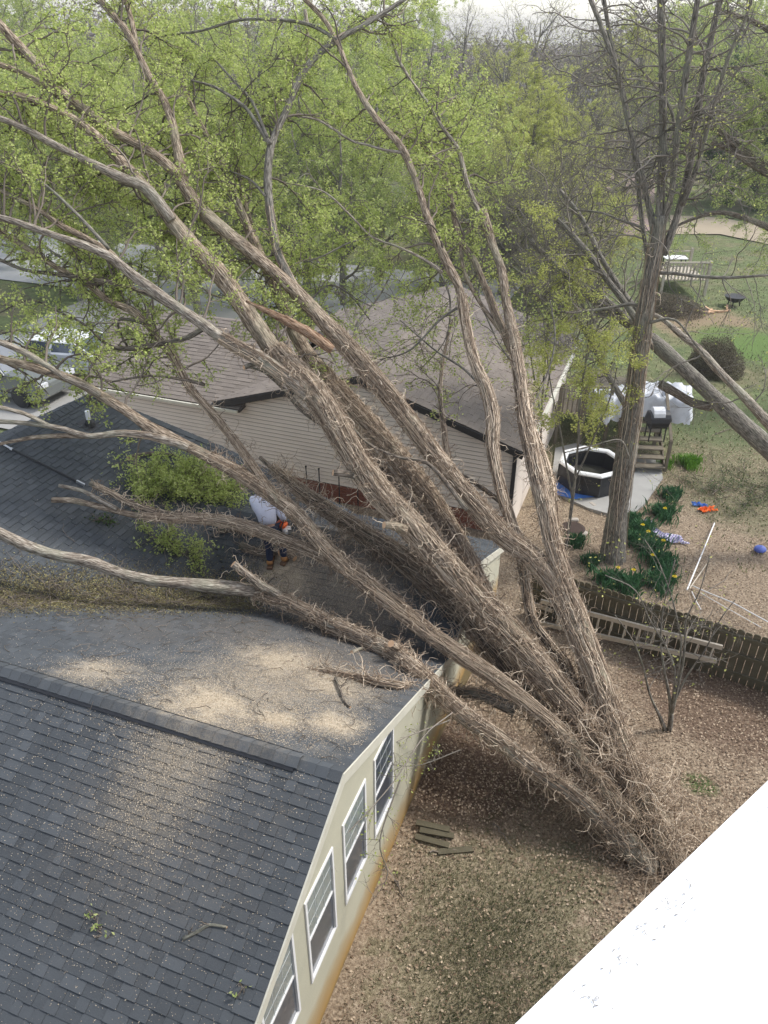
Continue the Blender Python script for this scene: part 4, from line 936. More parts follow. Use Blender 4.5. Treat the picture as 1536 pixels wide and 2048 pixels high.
for rows, ys, sp in (([(1318, 450, 15), (1322, 380, 14), (1326, 280, 13), (1325, 150, 13), (1322, 0, 12), (1320, -80, 11)], (0, .4), 12),
                 ([(1325, 450, 12), (1343, 385, 11), (1354, 280, 11), (1372, 150, 11), (1392, 20, 10), (1405, -60, 9)], (0, -.5), 12),
                 ([(1325, 510, 15), (1352, 440, 13), (1378, 340, 12), (1395, 220, 12), (1415, 110, 11), (1440, 0, 10), (1455, -60, 9)], (0, .3), 12),
                 ([(1312, 480, 14), (1290, 380, 9), (1262, 270, 8), (1235, 150, 8), (1205, 60, 8), (1170, -30, 7)], (0, .8), 14),
                 ([(1303, 560, 10), (1285, 450, 8), (1272, 330, 8), (1250, 200, 8), (1225, 100, 7), (1205, -20, 7)], (0, 1.4), 10),
                 ([(1365, 410, 9), (1395, 330, 8), (1420, 240, 7), (1455, 120, 6), (1490, 40, 5), (1510, -30, 4)], (0, -.8), 10),
                 ([(1305, 545, 7), (1350, 547, 6), (1400, 553, 6), (1460, 555, 5), (1540, 550, 4)], (0, -1), 8),
                 ([(1295, 620, 8), (1265, 608, 6), (1225, 615, 5), (1150, 625, 4), (1090, 618, 3)], (0, .6), 8),
                 ([(1285, 455, 5), (1240, 440, 4), (1200, 425, 4), (1150, 420, 3)], (.2, .8), 5),
                 ([(1350, 350, 5), (1345, 230, 5), (1300, 160, 4), (1250, 110, 3), (1190, 90, 2)], (0, 1.5), 5),
                 ([(1300, 645, 5), (1350, 640, 4), (1400, 700, 3), (1480, 790, 2)], (-.2, -.6), 3),
                 ([(1258, 915, 4), (1240, 880, 3), (1190, 890, 2), (1130, 905, 2)], (-.3, -.8), 3)):
    stem(st, SB, rows, BARK_G, 'limb', ys, sp=int(sp * 1.6), sr=(.15, .95), spL=1.6, leafy=1.6)
# second tree: leaning trunks that come in from the right and fan out behind the standing one
LB = gp(1640, 1010)
ln = thing('leaning_tree', 'grey leaning tree whose trunks slant in from the right edge over the lawn', 'fallen tree', LB)
stem(ln, LB, [(1640, 1010, 34), (1536, 897, 31), (1480, 845, 29), (1430, 797, 27), (1380, 748, 25), (1330, 703, 24), (1290, 668, 20), (1230, 628, 17), (1170, 585, 14), (1120, 540, 12), (1060, 480, 9)], BARK_G, 'trunk', (.3, 3.2), sp=14, sr=(.6, .98))
stem(ln, LB, [(1620, 930, 20), (1536, 845, 17), (1490, 795, 15), (1440, 745, 14), (1400, 700, 12), (1365, 672, 10), (1330, 642, 8), (1300, 625, 7)], BARK_P, 'limb', (.1, 1.5), sp=4, sr=(.4, .95))
stem(ln, LB, [(1425, 815, 14), (1385, 805, 15), (1350, 785, 15), (1320, 768, 14)], BARK_D, 'limb', (1.2, 1.5))
for rows, ys, sp in (([(1300, 690, 13), (1260, 620, 12), (1215, 560, 11), (1170, 500, 11), (1130, 455, 9), (1080, 405, 7)], (1, 3.5), 12),
                     ([(1290, 640, 10), (1250, 590, 10), (1205, 520, 9), (1165, 440, 8), (1120, 380, 6)], (1.4, 3.5), 10),
                     ([(1280, 660, 12), (1210, 600, 12), (1150, 560, 11), (1100, 510, 8)], (1.8, 4.2), 10),
                     ([(1290, 650, 11), (1230, 635, 10), (1170, 625, 9), (1100, 620, 6)], (1.8, 3), 10),
                     ([(1275, 850, 12), (1245, 800, 11), (1210, 740, 10), (1180, 680, 8), (1130, 600, 6)], (.8, 2.8), 8)):
    stem(ln, LB, rows, BARK_G, 'limb', ys, sp=int(sp * 1.8), sr=(.2, .98), spL=1.7, leafy=3)
OB = gp(1760, 800); oh = thing('overhanging_tree', 'leafy green tree reaching in from the right edge with dark arching limbs', 'tree', OB)
SYk0 = SY; SY = OB[1]
stem(oh, OB, [(1760, 810, 40), (1755, 650, 36), (1740, 500, 32), (1720, 350, 28), (1700, 180, 22), (1690, 20, 16)], BARK_D, 'trunk')
for rows, sp in (([(1745, 560, 22), (1650, 430, 20), (1590, 375, 18), (1536, 335, 17), (1470, 288, 13), (1400, 235, 9), (1350, 205, 5)], 26), ([(1620, 400, 12), (1560, 365, 12), (1500, 325, 11), (1440, 290, 8), (1400, 285, 5)], 14),
                 ([(1742, 600, 16), (1640, 500, 13), (1560, 465, 11), (1500, 440, 9), (1440, 425, 8), (1380, 440, 5), (1330, 465, 3)], 12), ([(1720, 350, 18), (1620, 250, 14), (1536, 200, 11), (1470, 150, 8), (1400, 130, 5)], 24),
                 ([(1700, 200, 16), (1600, 110, 12), (1520, 50, 9), (1440, 20, 6)], 24), ([(1700, 260, 12), (1600, 290, 9), (1530, 260, 7), (1450, 225, 4)], 18)):
    stem(oh, OB, rows, BARK_D, 'limb', (0, .6), sp=sp, sr=(.25, 1), leafy=60, leaf=LEAF2, spL=1.8)
SY = SYk0
# slender understorey trees with lime leaves in front of the hot tub
def sapling(base_px, rows_list, label, ysh, leafy=22, leaf=None, name='sapling', spn=9, spL=.9):
    b = gp(*base_px); t = thing(name, label, 'sapling', b)
    global SY
    keep = SY; SY = b[1]
    for rows in rows_list: stem(t, b, rows, BARK_G, 'stem', ysh, sp=spn, sr=(.35, 1), leafy=leafy, leaf=leaf or LEAF3, spL=spL)
    SY = keep
sapling((1130, 1105), [[(1130, 1105, 6), (1145, 1000, 5), (1155, 900, 4), (1160, 800, 4), (1175, 700, 3), (1190, 560, 2)], [(1150, 960, 3), (1190, 870, 3), (1225, 780, 2), (1240, 680, 2)], [(1145, 1000, 3), (1120, 860, 3), (1100, 760, 2), (1085, 620, 2)]],
        'slender lime-leaved sapling left of the standing trunk, in front of the hot tub', (0, -.6), 62, spn=13)
sapling((1085, 1010), [[(1085, 1010, 5), (1082, 860, 4), (1090, 720, 3), (1100, 560, 3), (1075, 400, 2)], [(1085, 850, 3), (1060, 700, 3), (1050, 560, 2)], [(1090, 800, 3), (1120, 640, 2), (1150, 500, 2)]],
        'thin lime-leaved sapling at the corner of the tan house behind the vine-wrapped stem', (0, .3), 62, spn=12)
# ------------------------------------------------------------------ fence, ladder, bare shrub
def fence():
    f0 = gp(1160, 1262); f0 = f0; f1 = gp(1536, 1388); dirv = (f1 - f0); dirv[2] = 0; L = np.linalg.norm(dirv); dirv /= L
    nrm = np.cross(dirv, (0, 0, 1)); 
    if nrm[1] > 0: nrm = -nrm             # towards the camera
    o = thing('board_fence', 'weathered greenish-brown board fence with rails across the yard', 'fence', f0)
    a = -1.2; H = 1.28; k = 0
    while a < L + 2.5:
        q = f0 + dirv * (a + .068); gzq = float(gz(q[0], q[1])); w = .132; h = H + rng.normal(0, .008)
        mb = MB(); c = np.array([q[0], q[1], gzq]) - f0
        X, Y, Z = dirv, nrm, np.array([0, 0, 1.])
        mb.add([c + X * x + Y * y + Z * z for (x, y, z) in [(-w / 2, -.01, 0), (w / 2, -.01, 0), (w / 2, -.01, h - .035), (w / 2 - .03, -.01, h), (-w / 2 + .03, -.01, h), (-w / 2, -.01, h - .035),
                                                     (-w / 2, .01, 0), (w / 2, .01, 0), (w / 2, .01, h - .035), (w / 2 - .03, .01, h), (-w / 2 + .03, .01, h), (-w / 2, .01, h - .035)]],
               [(5, 4, 3, 2, 1, 0), (6, 7, 8, 9, 10, 11)] + [(i, (i + 1) % 6, (i + 1) % 6 + 6, i + 6) for i in range(6)])
        mb.build('plank', WOOD_F, o); a += .142; k += 1
    for hz in (.22, .68, 1.1):
        mb = MB(); p = f0 + dirv * -1.2 + nrm * .035; q = f0 + dirv * (L + 2.5) + nrm * .035
        mb.bar(np.array([p[0], p[1], float(gz(p[0], p[1])) + hz]) - f0, np.array([q[0], q[1], float(gz(q[0], q[1])) + hz]) - f0, .04, .085); mb.build('rail', WOOD_F, o)
    for s in (-.4, 2.0, 4.4):
        p = f0 + dirv * s + nrm * .1; z = float(gz(p[0], p[1])); mb = MB(); mb.box(np.array([p[0], p[1], z + .62]) - f0, (.09, .09, 1.3), (dirv, nrm, (0, 0, 1))); mb.build('post', WOOD_F, o)
    return f0, dirv, nrm
f0, fd_, fn_ = fence()
# ladder lying against the fence
def ladder():
    z0 = 1.05
    def onf(px, py, off): # point on the plane parallel to the fence, nearer the camera by off
        p0 = f0 + fn_ * off; d = ray(px, py); t = ((p0 - CAM) @ fn_) / (d @ fn_); return CAM + d * t
    A = onf(1082, 1202, .22); B = onf(1445, 1295, .22); C = onf(1075, 1245, .30); D = onf(1433, 1322, .30)
    o = thing('wooden_ladder', 'long weathered wooden ladder lying along the fence boards', 'ladder', A)
    for p, q, m in ((A, B, WOOD_P), (C, D, WOOD_P)):
        mb = MB(); mb.bar(p - A, q - A, .05, .095); mb.build('rail', m, o)
    n = 13
    for k in range(n):
        t = (k + .5) / n; p = A + (B - A) * t - A; q = C + (D - C) * t - A; mb = MB(); mb.tube([p, q], .017, 6); mb.build('rung', WOOD_P, o)
    for (a, b, nm, lb) in (((1020, 1240), (1120, 1292), 'loose_board', 'short loose board behind the stems left of the ladder, lower one'), ((1040, 1198), (1105, 1222), 'loose_board', 'short loose board behind the stems left of the ladder, upper one')):
        p = onf(*a, .2); q = onf(*b, .2); mb = MB(); mb.bar((0, 0, 0), q - p, .03, .09); oo = mb.build(nm, WOOD_P); oo.location = Vector(p); tag(oo, lb, 'board')
ladder()
bb = gp(1338, 1462)
bs = thing('bare_shrub', 'bare multi-stemmed shrub with few lime leaves in front of the ladder', 'shrub', bb)
SYk = SY; SY = bb[1]
for rows in ([(1338, 1465, 9), (1342, 1430, 8), (1338, 1390, 5), (1325, 1320, 4), (1322, 1260, 3), (1330, 1200, 2), (1350, 1120, 2)], [(1344, 1420, 7), (1365, 1330, 4), (1370, 1280, 4), (1372, 1240, 3), (1400, 1180, 2), (1420, 1110, 1.5)],
             [(1344, 1425, 6), (1350, 1350, 4), (1335, 1300, 3), (1300, 1240, 2.5), (1270, 1180, 2), (1210, 1150, 1.5)], [(1330, 1460, 7), (1318, 1430, 5), (1300, 1390, 4), (1285, 1330, 3), (1265, 1280, 2), (1230, 1230, 1.5)],
             [(1350, 1400, 4), (1375, 1350, 3), (1410, 1300, 2.5), (1440, 1240, 2), (1470, 1200, 1.5)], [(1345, 1400, 4), (1362, 1300, 3), (1350, 1220, 2.5), (1320, 1130, 2), (1290, 1080, 1.5)]):
    stem(bs, bb, rows, BARK_G, 'stem', (0, .1), sp=9, sr=(.3, 1), leafy=1.2, spL=.8)
SY = SYk

# ------------------------------------------------------------------ hot tub, steps, deck, covers
def hot_tub():
    c = gp(1178, 968); c[2] = ZPAT; o = thing('hot_tub', 'black octagonal inflatable hot tub with white rim on the patio', 'hot tub', c)
    R = .92; H = .66; n = 8; off = math.pi / 8 + _a * -1
    def ring(r, z, rr=0): return [(r * math.cos(off + 2 * math.pi * k / n), r * math.sin(off + 2 * math.pi * k / n), z) for k in range(n)]
    def lathe(prof, nm, m, parent=o, sub=2, bev=0):
        V = []; F = []
        for r, z in prof: V += ring(r, z)
        for i in range(len(prof) - 1):
            for k in range(n): F.append((i * n + k, i * n + (k + 1) % n, (i + 1) * n + (k + 1) % n, (i + 1) * n + k))
        return link(nm, mesh_py(nm, V, F), m, parent)
    lathe([(R - .02, 0), (R + .02, .06), (R + .03, H * .5), (R, H - .04)], 'side', BLACK)
    lathe([(R + .015, H - .04), (R + .025, H), (R - .02, H + .035), (R - .10, H + .04), (R - .15, H + .01), (R - .16, H - .04)], 'rim', simple('tub_rim_white', (.80, .81, .80), .4, .04, 6))
    lathe([(R - .15, H), (R - .20, .2), (R - .3, .16)], 'liner', BLACK)
    V = ring(R - .24, .2); link('water', mesh_py('water', V, [tuple(range(n))]), simple('dark_water', (.05, .05, .04), .1, .4, 3), o)
    mb = MB()
    for k in range(n):
        a = off + 2 * math.pi * k / n; mb.tube([((R + .02) * math.cos(a), (R + .02) * math.sin(a), .05), ((R + .015) * math.cos(a), (R + .015) * math.sin(a), H - .06)], .014, 5)
    mb.build('seams', simple('seam_grey', (.05, .052, .06), .5), o)
    t = MB(); q = c + np.array([-.72, -.38, 0]); V = []
    for (x, y) in ((-.5, -.3), (.1, -.62), (.7, -.5), (.9, .1), (.2, .5), (-.45, .35)): V.append((x, y, .012 + rng.uniform(0, .03)))
    oo = link('tarp', mesh_py('tarp', V + [(0, 0, .05)], [(i, (i + 1) % 6, 6) for i in range(6)]), simple('blue_tarp', (.05, .16, .50), .5, .3, 6)); oo.location = Vector(q)
    tag(oo, 'bright blue tarp sticking out under the hot tub', 'tarp')
hot_tub()
def steps_and_deck():
    # wooden stair behind the standing trunk, climbing away from the patio
    b = gp(1285, 945); b[2] = ZPAT; top = np.array([0.1, .98, 0]); top /= np.linalg.norm(top); side = np.array([top[1], -top[0], 0])
    o = thing('wooden_steps', 'weathered wooden steps climbing from the patio to the deck', 'steps', b)
    n = 6
    for k in range(n):
        c = top * (k * .27) + np.array([0, 0, .16 * (k + 1)]); mb = MB(); mb.box(c, (1.15, .27, .04), (side, top, (0, 0, 1))); mb.build('tread', WOOD_G, o)
    for s in (-1, 1):
        mb = MB(); a = side * s * .58; mb.hexa([a - side * .02, a + side * .02, a + side * .02 + top * n * .27 + (0, 0, n * .16 - .22), a - side * .02 + top * n * .27 + (0, 0, n * .16 - .22)],
                                             [a - side * .02 + (0, 0, .2), a + side * .02 + (0, 0, .2), a + side * .02 + top * n * .27 + (0, 0, n * .16 + .05), a - side * .02 + top * n * .27 + (0, 0, n * .16 + .05)]); mb.build('stringer', WOOD_G, o)
    for (h, k) in ((1.0, 0), (1.0, 6)):
        mb = MB(); a = side * .62 + top * k * .27 + np.array([0, 0, .16 * k]); mb.bar(a, a + np.array([0, 0, h]), .08, .08); mb.build('post', WOOD_G, o)
    mb = MB(); mb.bar(side * .62 + np.array([0, 0, 1.0]), side * .62 + top * 1.62 + np.array([0, 0, 1.96]), .08, .05); mb.build('handrail', WOOD_G, o)
    # deck at the top
    d0 = b + top * (n * .27); zt = ZPAT + n * .16
    dk = thing('timber_deck', 'raised weathered timber deck with rail, beside the tan house', 'deck', d0)
    X = -side
    for k in range(22):
        mb = MB(); mb.box(X * 1.3 + top * (.07 + k * .143) + np.array([0, 0, n * .16 - .0]), (3.9, .135, .035), (X, top, (0, 0, 1))); mb.build('deck_board', WOOD_G, dk)
    for i in range(6):
        p = X * (-.6 + i * .75) + top * .03 if i > 1 else X * (-.62) + top * (.05 + i * 2.9)
        mb = MB(); mb.bar(p + np.array([0, 0, -.2]), p + np.array([0, 0, n * .16 + .95]), .09, .09); mb.build('post', WOOD_G, dk)
    mb = MB(); mb.bar(X * .75 + np.array([0, 0, n * .16 + .92]) , X * 3.2 + np.array([0, 0, n * .16 + .92]), .14, .04); mb.build('top_rail', WOOD_G, dk)
    for k in range(17):
        p = X * (.9 + k * .14) + np.array([0, 0, n * .16 + .05]); mb = MB(); mb.bar(p, p + np.array([0, 0, .85]), .035, .035); mb.build('baluster', WOOD_G, dk)
    return d0, X, top, n * .16
d0, DX, DT, dh = steps_and_deck()
def draped(name, label, cat, c, sx, sy, h, mat, rz=0, seed=1, peaks=2, leg=.7):
    """a lumpy sheet thrown over furniture: top, folds and hanging skirt"""
    r = np.random.default_rng(seed); n = 26; a = np.linspace(-1, 1, n); X, Y = np.meshgrid(a, a); R = np.maximum(np.abs(X), np.abs(Y))
    Z = np.where(R < .62, h, h - (R - .62) / .38 * leg)
    for _ in range(peaks): cx, cy = r.uniform(-.4, .4, 2); Z += .16 * np.exp(-((X - cx) ** 2 + (Y - cy) ** 2) / .05)
    th = np.arctan2(Y, X); Z += .02 * np.sin(th * 14) * (R > .5) + r.normal(0, .03, Z.shape) + .05 * np.sin(X * 9 + seed) * np.sin(Y * 7)
    k = np.where(R < .62, R / .62 * .85, .85 + (R - .62) * .35) / np.maximum(R, 1e-6)
    XX = X * k * (1 + .05 * np.sin(th * 11) * (R > .6)); YY = Y * k * (1 + .05 * np.sin(th * 11 + 1) * (R > .6))
    V = np.stack([XX * sx, YY * sy, Z], -1).reshape(-1, 3); i = (np.arange(n - 1)[:, None] * n + np.arange(n - 1)[None]).ravel()
    me = mesh_np(name, V, np.stack([i, i + 1, i + 1 + n, i + n], -1), smooth=True); o = link(name, me, mat); o.location = Vector(c); o.rotation_euler = (0, 0, rz)
    return tag(o, label, cat)
WCLOTH = simple('white_tarpaulin', (.56, .58, .61), .5, .35, 5)
def near(px, py, z):
    d = ray(px, py); return CAM + d * ((z - CH) / d[2])
zd = ZPAT + dh
c1 = near(1222, 822, zd); draped('furniture_cover', 'crumpled white cover over furniture left of the standing trunk', 'cover', c1, .62, .5, .62, WCLOTH, .4, 3)
c2 = near(1322, 830, zd); draped('furniture_cover', 'large white ribbed cover on the deck right of the standing trunk', 'cover', c2, .85, .7, .8, WCLOTH, -.3, 5)
# barrel-shaped black grill half under a white lid
def grill():
    c = near(1308, 878, zd - .1); o = thing('grill', 'black barbecue grill with pale dome lid at the top of the steps', 'grill', c)
    mb = MB(); mb.tube([(-.3, 0, .55), (-.26, 0, .62), (.26, 0, .62), (.3, 0, .55)], [.12, .27, .27, .12], 14); mb.build('firebox', BLACK, o)
    mb = MB(); mb.tube([(-.24, 0, .78), (-.2, 0, .78), (.12, 0, .78), (.16, 0, .78)], [.08, .22, .22, .08], 14); mb.build('lid', simple('lid_pale', (.6, .62, .65), .4), o)
    for x in (-.22, .22):
        for y in (-.18, .18):
            mb = MB(); mb.bar((x, y, 0), (x, y, .5), .03, .03); mb.build('leg', DARKM, o)
grill()

# ------------------------------------------------------------------ plants and scraps in the leaf litter
BLADE = tone_mat('daffodil_leaf', (.03, .10, .045), (.09, .22, .09), .6, .25)
YEL = simple('daffodil_yellow', (.85, .70, .04), .6, .1)
def blades(n, rad, h, w=.012):
    a = rng.uniform(0, 6.28, n); r = rad * .55 * np.abs(rng.normal(0, 1, n)) * (1 + .4 * np.sin(a * 3)); b = np.stack([np.cos(a) * r, np.sin(a) * r, np.zeros(n)], 1)
    l = rnd_unit(n) * .45; l[:, 2] = 0; hh = h * rng.uniform(.6, 1.1, n)[:, None]; s = np.stack([-np.sin(a), np.cos(a), np.zeros(n)], 1) * w
    m = b + np.array([0, 0, 1.]) * hh * .6 + l * hh * .3; t = b + np.array([0, 0, 1.]) * hh * .85 + l * hh
    V = np.stack([b - s, b + s, m + s, t, m - s], 1).reshape(-1, 3)
    return V, np.arange(n)[:, None] * 5 + np.array([[0, 1, 2, 3, 4]]), np.repeat(rng.random(n), 5)
DAF = [((1262, 1045), .22, 'behind the standing trunk, right side'), ((1272, 1085), .30, 'right of the standing trunk foot'), ((1325, 1030), .32, 'tall clump beside the patio corner'), ((1340, 995), .25, 'bushy clump next to the patio edge'),
       ((1300, 1100), .32, 'between trunk and striped cloth'), ((1320, 1130), .36, 'broad clump below the striped cloth'), ((1318, 1170), .36, 'above the fence top, right'), ((1215, 1165), .30, 'below the standing trunk, left'),
       ((1255, 1175), .30, 'below the standing trunk, centre'), ((1150, 1090), .2, 'left of the standing trunk foot'), ((1180, 1130), .18, 'small clump by the sapling foot'), ((1285, 1065), .28, 'dark clump touching the striped cloth')]
for (q, r, where) in DAF:
    g = gp(*q); V, F, T = blades(int(900 * r / .3), r * 1.05, .34); me = mesh_np('leaves', V, F, {'tone': ('FLOAT', 'POINT', T)}); me.materials.append(BLADE)
    o = thing('daffodil_clump', 'daffodil clump ' + where, 'plant', g, 0, None); link('leaves', me, None, o)
    for _ in range(1 if r > .26 else 0):
        a = rng.uniform(0, 6.28); mb = MB(); c = np.array([math.cos(a) * r * .8, math.sin(a) * r * .8, .36])
        for k in range(6): an = k * 1.047; mb.add([c, c + (.045 * math.cos(an - .3), .045 * math.sin(an - .3), .01), c + (.06 * math.cos(an), .06 * math.sin(an), .0), c + (.045 * math.cos(an + .3), .045 * math.sin(an + .3), .01)], [(0, 1, 2, 3)])
        mb.tube([c, c + (0, -.02, .04)], [.012, .022], 6, False); mb.build('flower', YEL, o)
g = gp(1378, 930); V, F, T = blades(1500, .30, .3, .01); me = mesh_np('grass_tuft', V, F, {'tone': ('FLOAT', 'POINT', T)}); me.materials.append(tone_mat('fresh_grass', (.08, .2, .02), (.2, .38, .05), .6, .3)); o = link('grass_tuft', me); o.location = Vector(g)
tag(o, 'bright green grass tuft right of the wooden steps', 'grass')
g = gp(1315, 935); o = link('grass_tuft', me.copy()); o.location = Vector(g + np.array([.28, .1, 0])); o.scale = (.6, .6, .8); tag(o, 'small green tuft at the foot of the stair post', 'grass')
def rag(name, label, cat, c, sx, sy, mat, rz=0, seed=1, h=.10):
    r = np.random.default_rng(seed); n = 18; a = np.linspace(-1, 1, n); X, Y = np.meshgrid(a, a)
    Z = h * (.5 + .5 * np.sin(X * 7 + 2 * np.sin(Y * 4 + seed)) * np.sin(Y * 5 + seed)) + r.normal(0, h * .12, X.shape) + .01
    w = 1 + .25 * np.sin(np.arctan2(Y, X) * 5 + seed); V = np.stack([X * sx * w + r.normal(0, .01, X.shape), Y * sy * w, Z], -1).reshape(-1, 3)
    i = (np.arange(n - 1)[:, None] * n + np.arange(n - 1)[None]).ravel(); o = link(name, mesh_np(name, V, np.stack([i, i + 1, i + 1 + n, i + n], -1), smooth=False), mat); o.location = Vector(c); o.rotation_euler = (0, 0, rz); return tag(o, label, cat)
def stripe_mat(name, c0, c1, sc=14):
    m, nt, b = mat_new(name); w = N_(nt, 'ShaderNodeTexWave'); w.inputs['Scale'].default_value = sc; w.inputs['Distortion'].default_value = 3; nt.links.new(obj_pos(nt), w.inputs[0])
    nt.links.new(mixc(nt, w.outputs[1] if len(w.outputs) > 1 else w.outputs[0], c0, c1), b.inputs['Base Color']); b.inputs['Roughness'].default_value = .8; return m
rag('cloth', 'crumpled white and violet striped cloth on leaf litter right of the daffodils', 'cloth', gp(1330, 1075), .50, .16, stripe_mat('violet_stripe', (.72, .70, .74), (.28, .24, .48), 5), -.65, 2, .09)
rag('cloth', 'small grey and white rag at the upper end of the striped cloth', 'cloth', gp(1293, 1045), .12, .08, stripe_mat('grey_rag', (.6, .6, .62), (.2, .2, .24), 9), .3, 4, .06)
rag('deflated_float', 'crumpled bright orange float lying on the leaves', 'float', gp(1412, 1022), .22, .10, simple('orange_vinyl', (.85, .17, .02), .5, .2, 8), .2, 5, .10)
rag('deflated_float', 'small light-blue float beside the orange one', 'float', gp(1398, 1012), .17, .07, simple('blue_vinyl', (.10, .25, .65), .5, .25, 8), -.4, 6, .08)
def ball():
    g = gp(1519, 1103); bm = bmesh.new(); bmesh.ops.create_icosphere(bm, subdivisions=3, radius=.13)
    for v in bm.verts: v.co.x *= 1.15; v.co.z *= .72; v.co *= 1 + .05 * math.sin(v.co.x * 30) * math.cos(v.co.y * 26)
    me = bpy.data.meshes.new('ball'); bm.to_mesh(me); bm.free(); o = link('ball', me, simple('blue_ball', (.09, .14, .48), .4, .2, 7)); o.location = Vector(g + np.array([0, 0, .07])); tag(o, 'half-deflated blue ball on the leaves at the right edge', 'ball')
ball()
# stump ring and flat stones left of the trunk
g = gp(1145, 1062); mb = MB(); mb.tube([(0, 0, -.05), (0, 0, .10), (0, 0, .12)], [.34, .31, .24], 16); o = mb.build('fire_ring', simple('burnt_soil', (.05, .032, .025), .95, .4, 9)); o.location = Vector(g); tag(o, 'low dark round stump in leaf litter left of the standing trunk', 'stump')
for k, (q, lb) in enumerate((((1148, 1042), 'pale flat stone above the dark stump'), ((1168, 1070), 'pale flat stone right of the dark stump'), ((1185, 1012), 'small white stone lantern by patio corner'))):
    g = gp(*q); mb = MB(); mb.box((0, 0, .04), (.22, .13, .08)); o = mb.build('stone', simple('pale_stone', (.42, .38, .33), .9), bevel=.02); o.location = Vector(g); o.rotation_euler = (0, 0, k); tag(o, lb.replace(' lantern', ''), 'stone')
# broken white pole frame
def pole(p, q, r=.014, label='', nm='white_pole', mat=WHITE):
    mb = MB(); m = (np.asarray(q) - p) * .5; mb.tube([(0, 0, 0), m + rng.normal(0, .006, 3), np.asarray(q) - p], r, 7); o = mb.build(nm, mat); o.location = Vector(p); return tag(o, label, 'pole')
g0 = gp(1372, 1195) + np.array([0, 0, .55]); pole(gp(1365, 1215) + np.array([0, 0, .5]), gp(1428, 1050) + np.array([0, 0, .06]), .016, 'long white pole slanting up from the fence onto the leaves')
pole(gp(1372, 1205) + np.array([0, 0, .4]), gp(1412, 1132) + np.array([0, 0, .05]), .012, 'short pale pole beside the long white one', mat=WOOD_P)
pole(gp(1383, 1180) + np.array([0, 0, .12]), gp(1458, 1222) + np.array([0, 0, .25]), .014, 'white pole on the ground, left half of the broken frame')
pole(gp(1383, 1186) + np.array([0, 0, .04]), gp(1400, 1226) + np.array([0, 0, .1]), .010, 'tiny white pole hanging at the frame joint')
pole(gp(1458, 1222) + np.array([0, 0, .25]), gp(1540, 1272) + np.array([0, 0, .3]), .014, 'white pole at the right edge, right half of the broken frame')
pole(gp(1400, 1190) + np.array([0, 0, .06]), gp(1520, 1262) + np.array([0, 0, .1]), .009, 'thin white rod lying under the broken frame')
# round bush, fire bowl, wood scraps, far deck
def bush(name, label, g, r, h, leaf, n, sz=.05):
    o = thing(name, label, 'bush', g); q = rnd_unit(n) * (rng.random(n)[:, None] ** .25); q[:, 2] = np.abs(q[:, 2])
    lump = 1 + .12 * np.sin(q[:, :1] * 7) * np.cos(q[:, 1:2] * 6); C = q * lump * np.array([r, r, h]); link('foliage', leaf_mesh('foliage', C, sz, leaf), None, o)['kind'] = 'stuff'
    tb = Tubes()
    for _ in range(60): d = rnd_unit(1)[0]; d[2] = abs(d[2]); tb.add(np.array([d * 0, d * np.array([r, r, h]) * .5 + rng.normal(0, .05, 3), d * np.array([r, r, h]) * .98]), [.02, .012, .004], 3)
    tb.build('stems', TWIG, o)['kind'] = 'stuff'
bush('round_bush', 'round dark bronze bush on the lawn behind the leaning trunks', gp(1425, 745), 1.05, 1.35, LEAF_B, 26000, .042)
bush('low_bush', 'low scrubby bush under the far deck', gp(1340, 622), 1.5, .7, LEAF_B, 14000, .05)
g = gp(1466, 612); o = thing('fire_bowl', 'dark round fire bowl on short legs on the far lawn', 'fire bowl', g); mb = MB(); mb.tube([(0, 0, .18), (0, 0, .28), (0, 0, .44), (0, 0, .47)], [.12, .34, .46, .47], 18); mb.build('bowl', DARKM, o)
for k in range(3): a = k * 2.1; mb = MB(); mb.bar((.3 * math.cos(a), .3 * math.sin(a), 0), (.25 * math.cos(a), .25 * math.sin(a), .28), .04, .04); mb.build('leg', DARKM, o)
for k in range(7):
    g = gp(1408 + k * 7 + random.uniform(-5, 5), 622 + random.uniform(-5, 8)); mb = MB(); a = random.uniform(0, 3.1); mb.bar((0, 0, .05), (.6 * math.cos(a), .6 * math.sin(a), .08), .09, .07); o = mb.build('split_log', CUTWOOD); o.location = Vector(g)
    tag(o, 'pale split firewood piece, ' + ['leftmost of the scatter', 'second from the left', 'third from the left', 'in the middle of the scatter', 'third from the right', 'second from the right', 'rightmost, nearest the bowl'][k] + ' on the far lawn', 'firewood', 'scattered firewood on the far lawn')
def far_deck():
    b = gp(1318, 590); o = thing('far_deck', 'small grey raised deck with white-topped table on the far lawn', 'deck', b)
    for k in range(14): mb = MB(); mb.box((.12 + k * .15, 1.2, .75), (.14, 2.6, .05)); mb.build('deck_board', WOOD_P, o)
    for k in range(13): mb = MB(); mb.box((.05 + k * .17, -.12, 1.15), (.07, .04, .8)); mb.build('baluster', WOOD_P, o)
    mb = MB(); mb.box((1.05, -.12, 1.58), (2.2, .1, .06)); mb.build('top_rail', WOOD_P, o)
    for x in (0.02, 2.15):
        for y in (-.12, 2.5): mb = MB(); mb.box((x, y, .8), (.12, .12, 1.7)); mb.build('post', WOOD_P, o)
    mb = MB(); mb.box((1.05, 2.5, 1.5), (2.2, .08, .06)); mb.build('back_rail', WOOD_P, o)
    t = thing('patio_table', 'white-topped table on the far deck', 'table', b + np.array([.9, 1.3, .78])); mb = MB(); mb.box((0, 0, .7), (1.1, .7, .05)); mb.build('top', WHITE, t)
    for x in (-.45, .45):
        for y in (-.28, .28): mb = MB(); mb.box((x, y, .34), (.05, .05, .68)); mb.build('leg', DARKM, t)
far_deck()
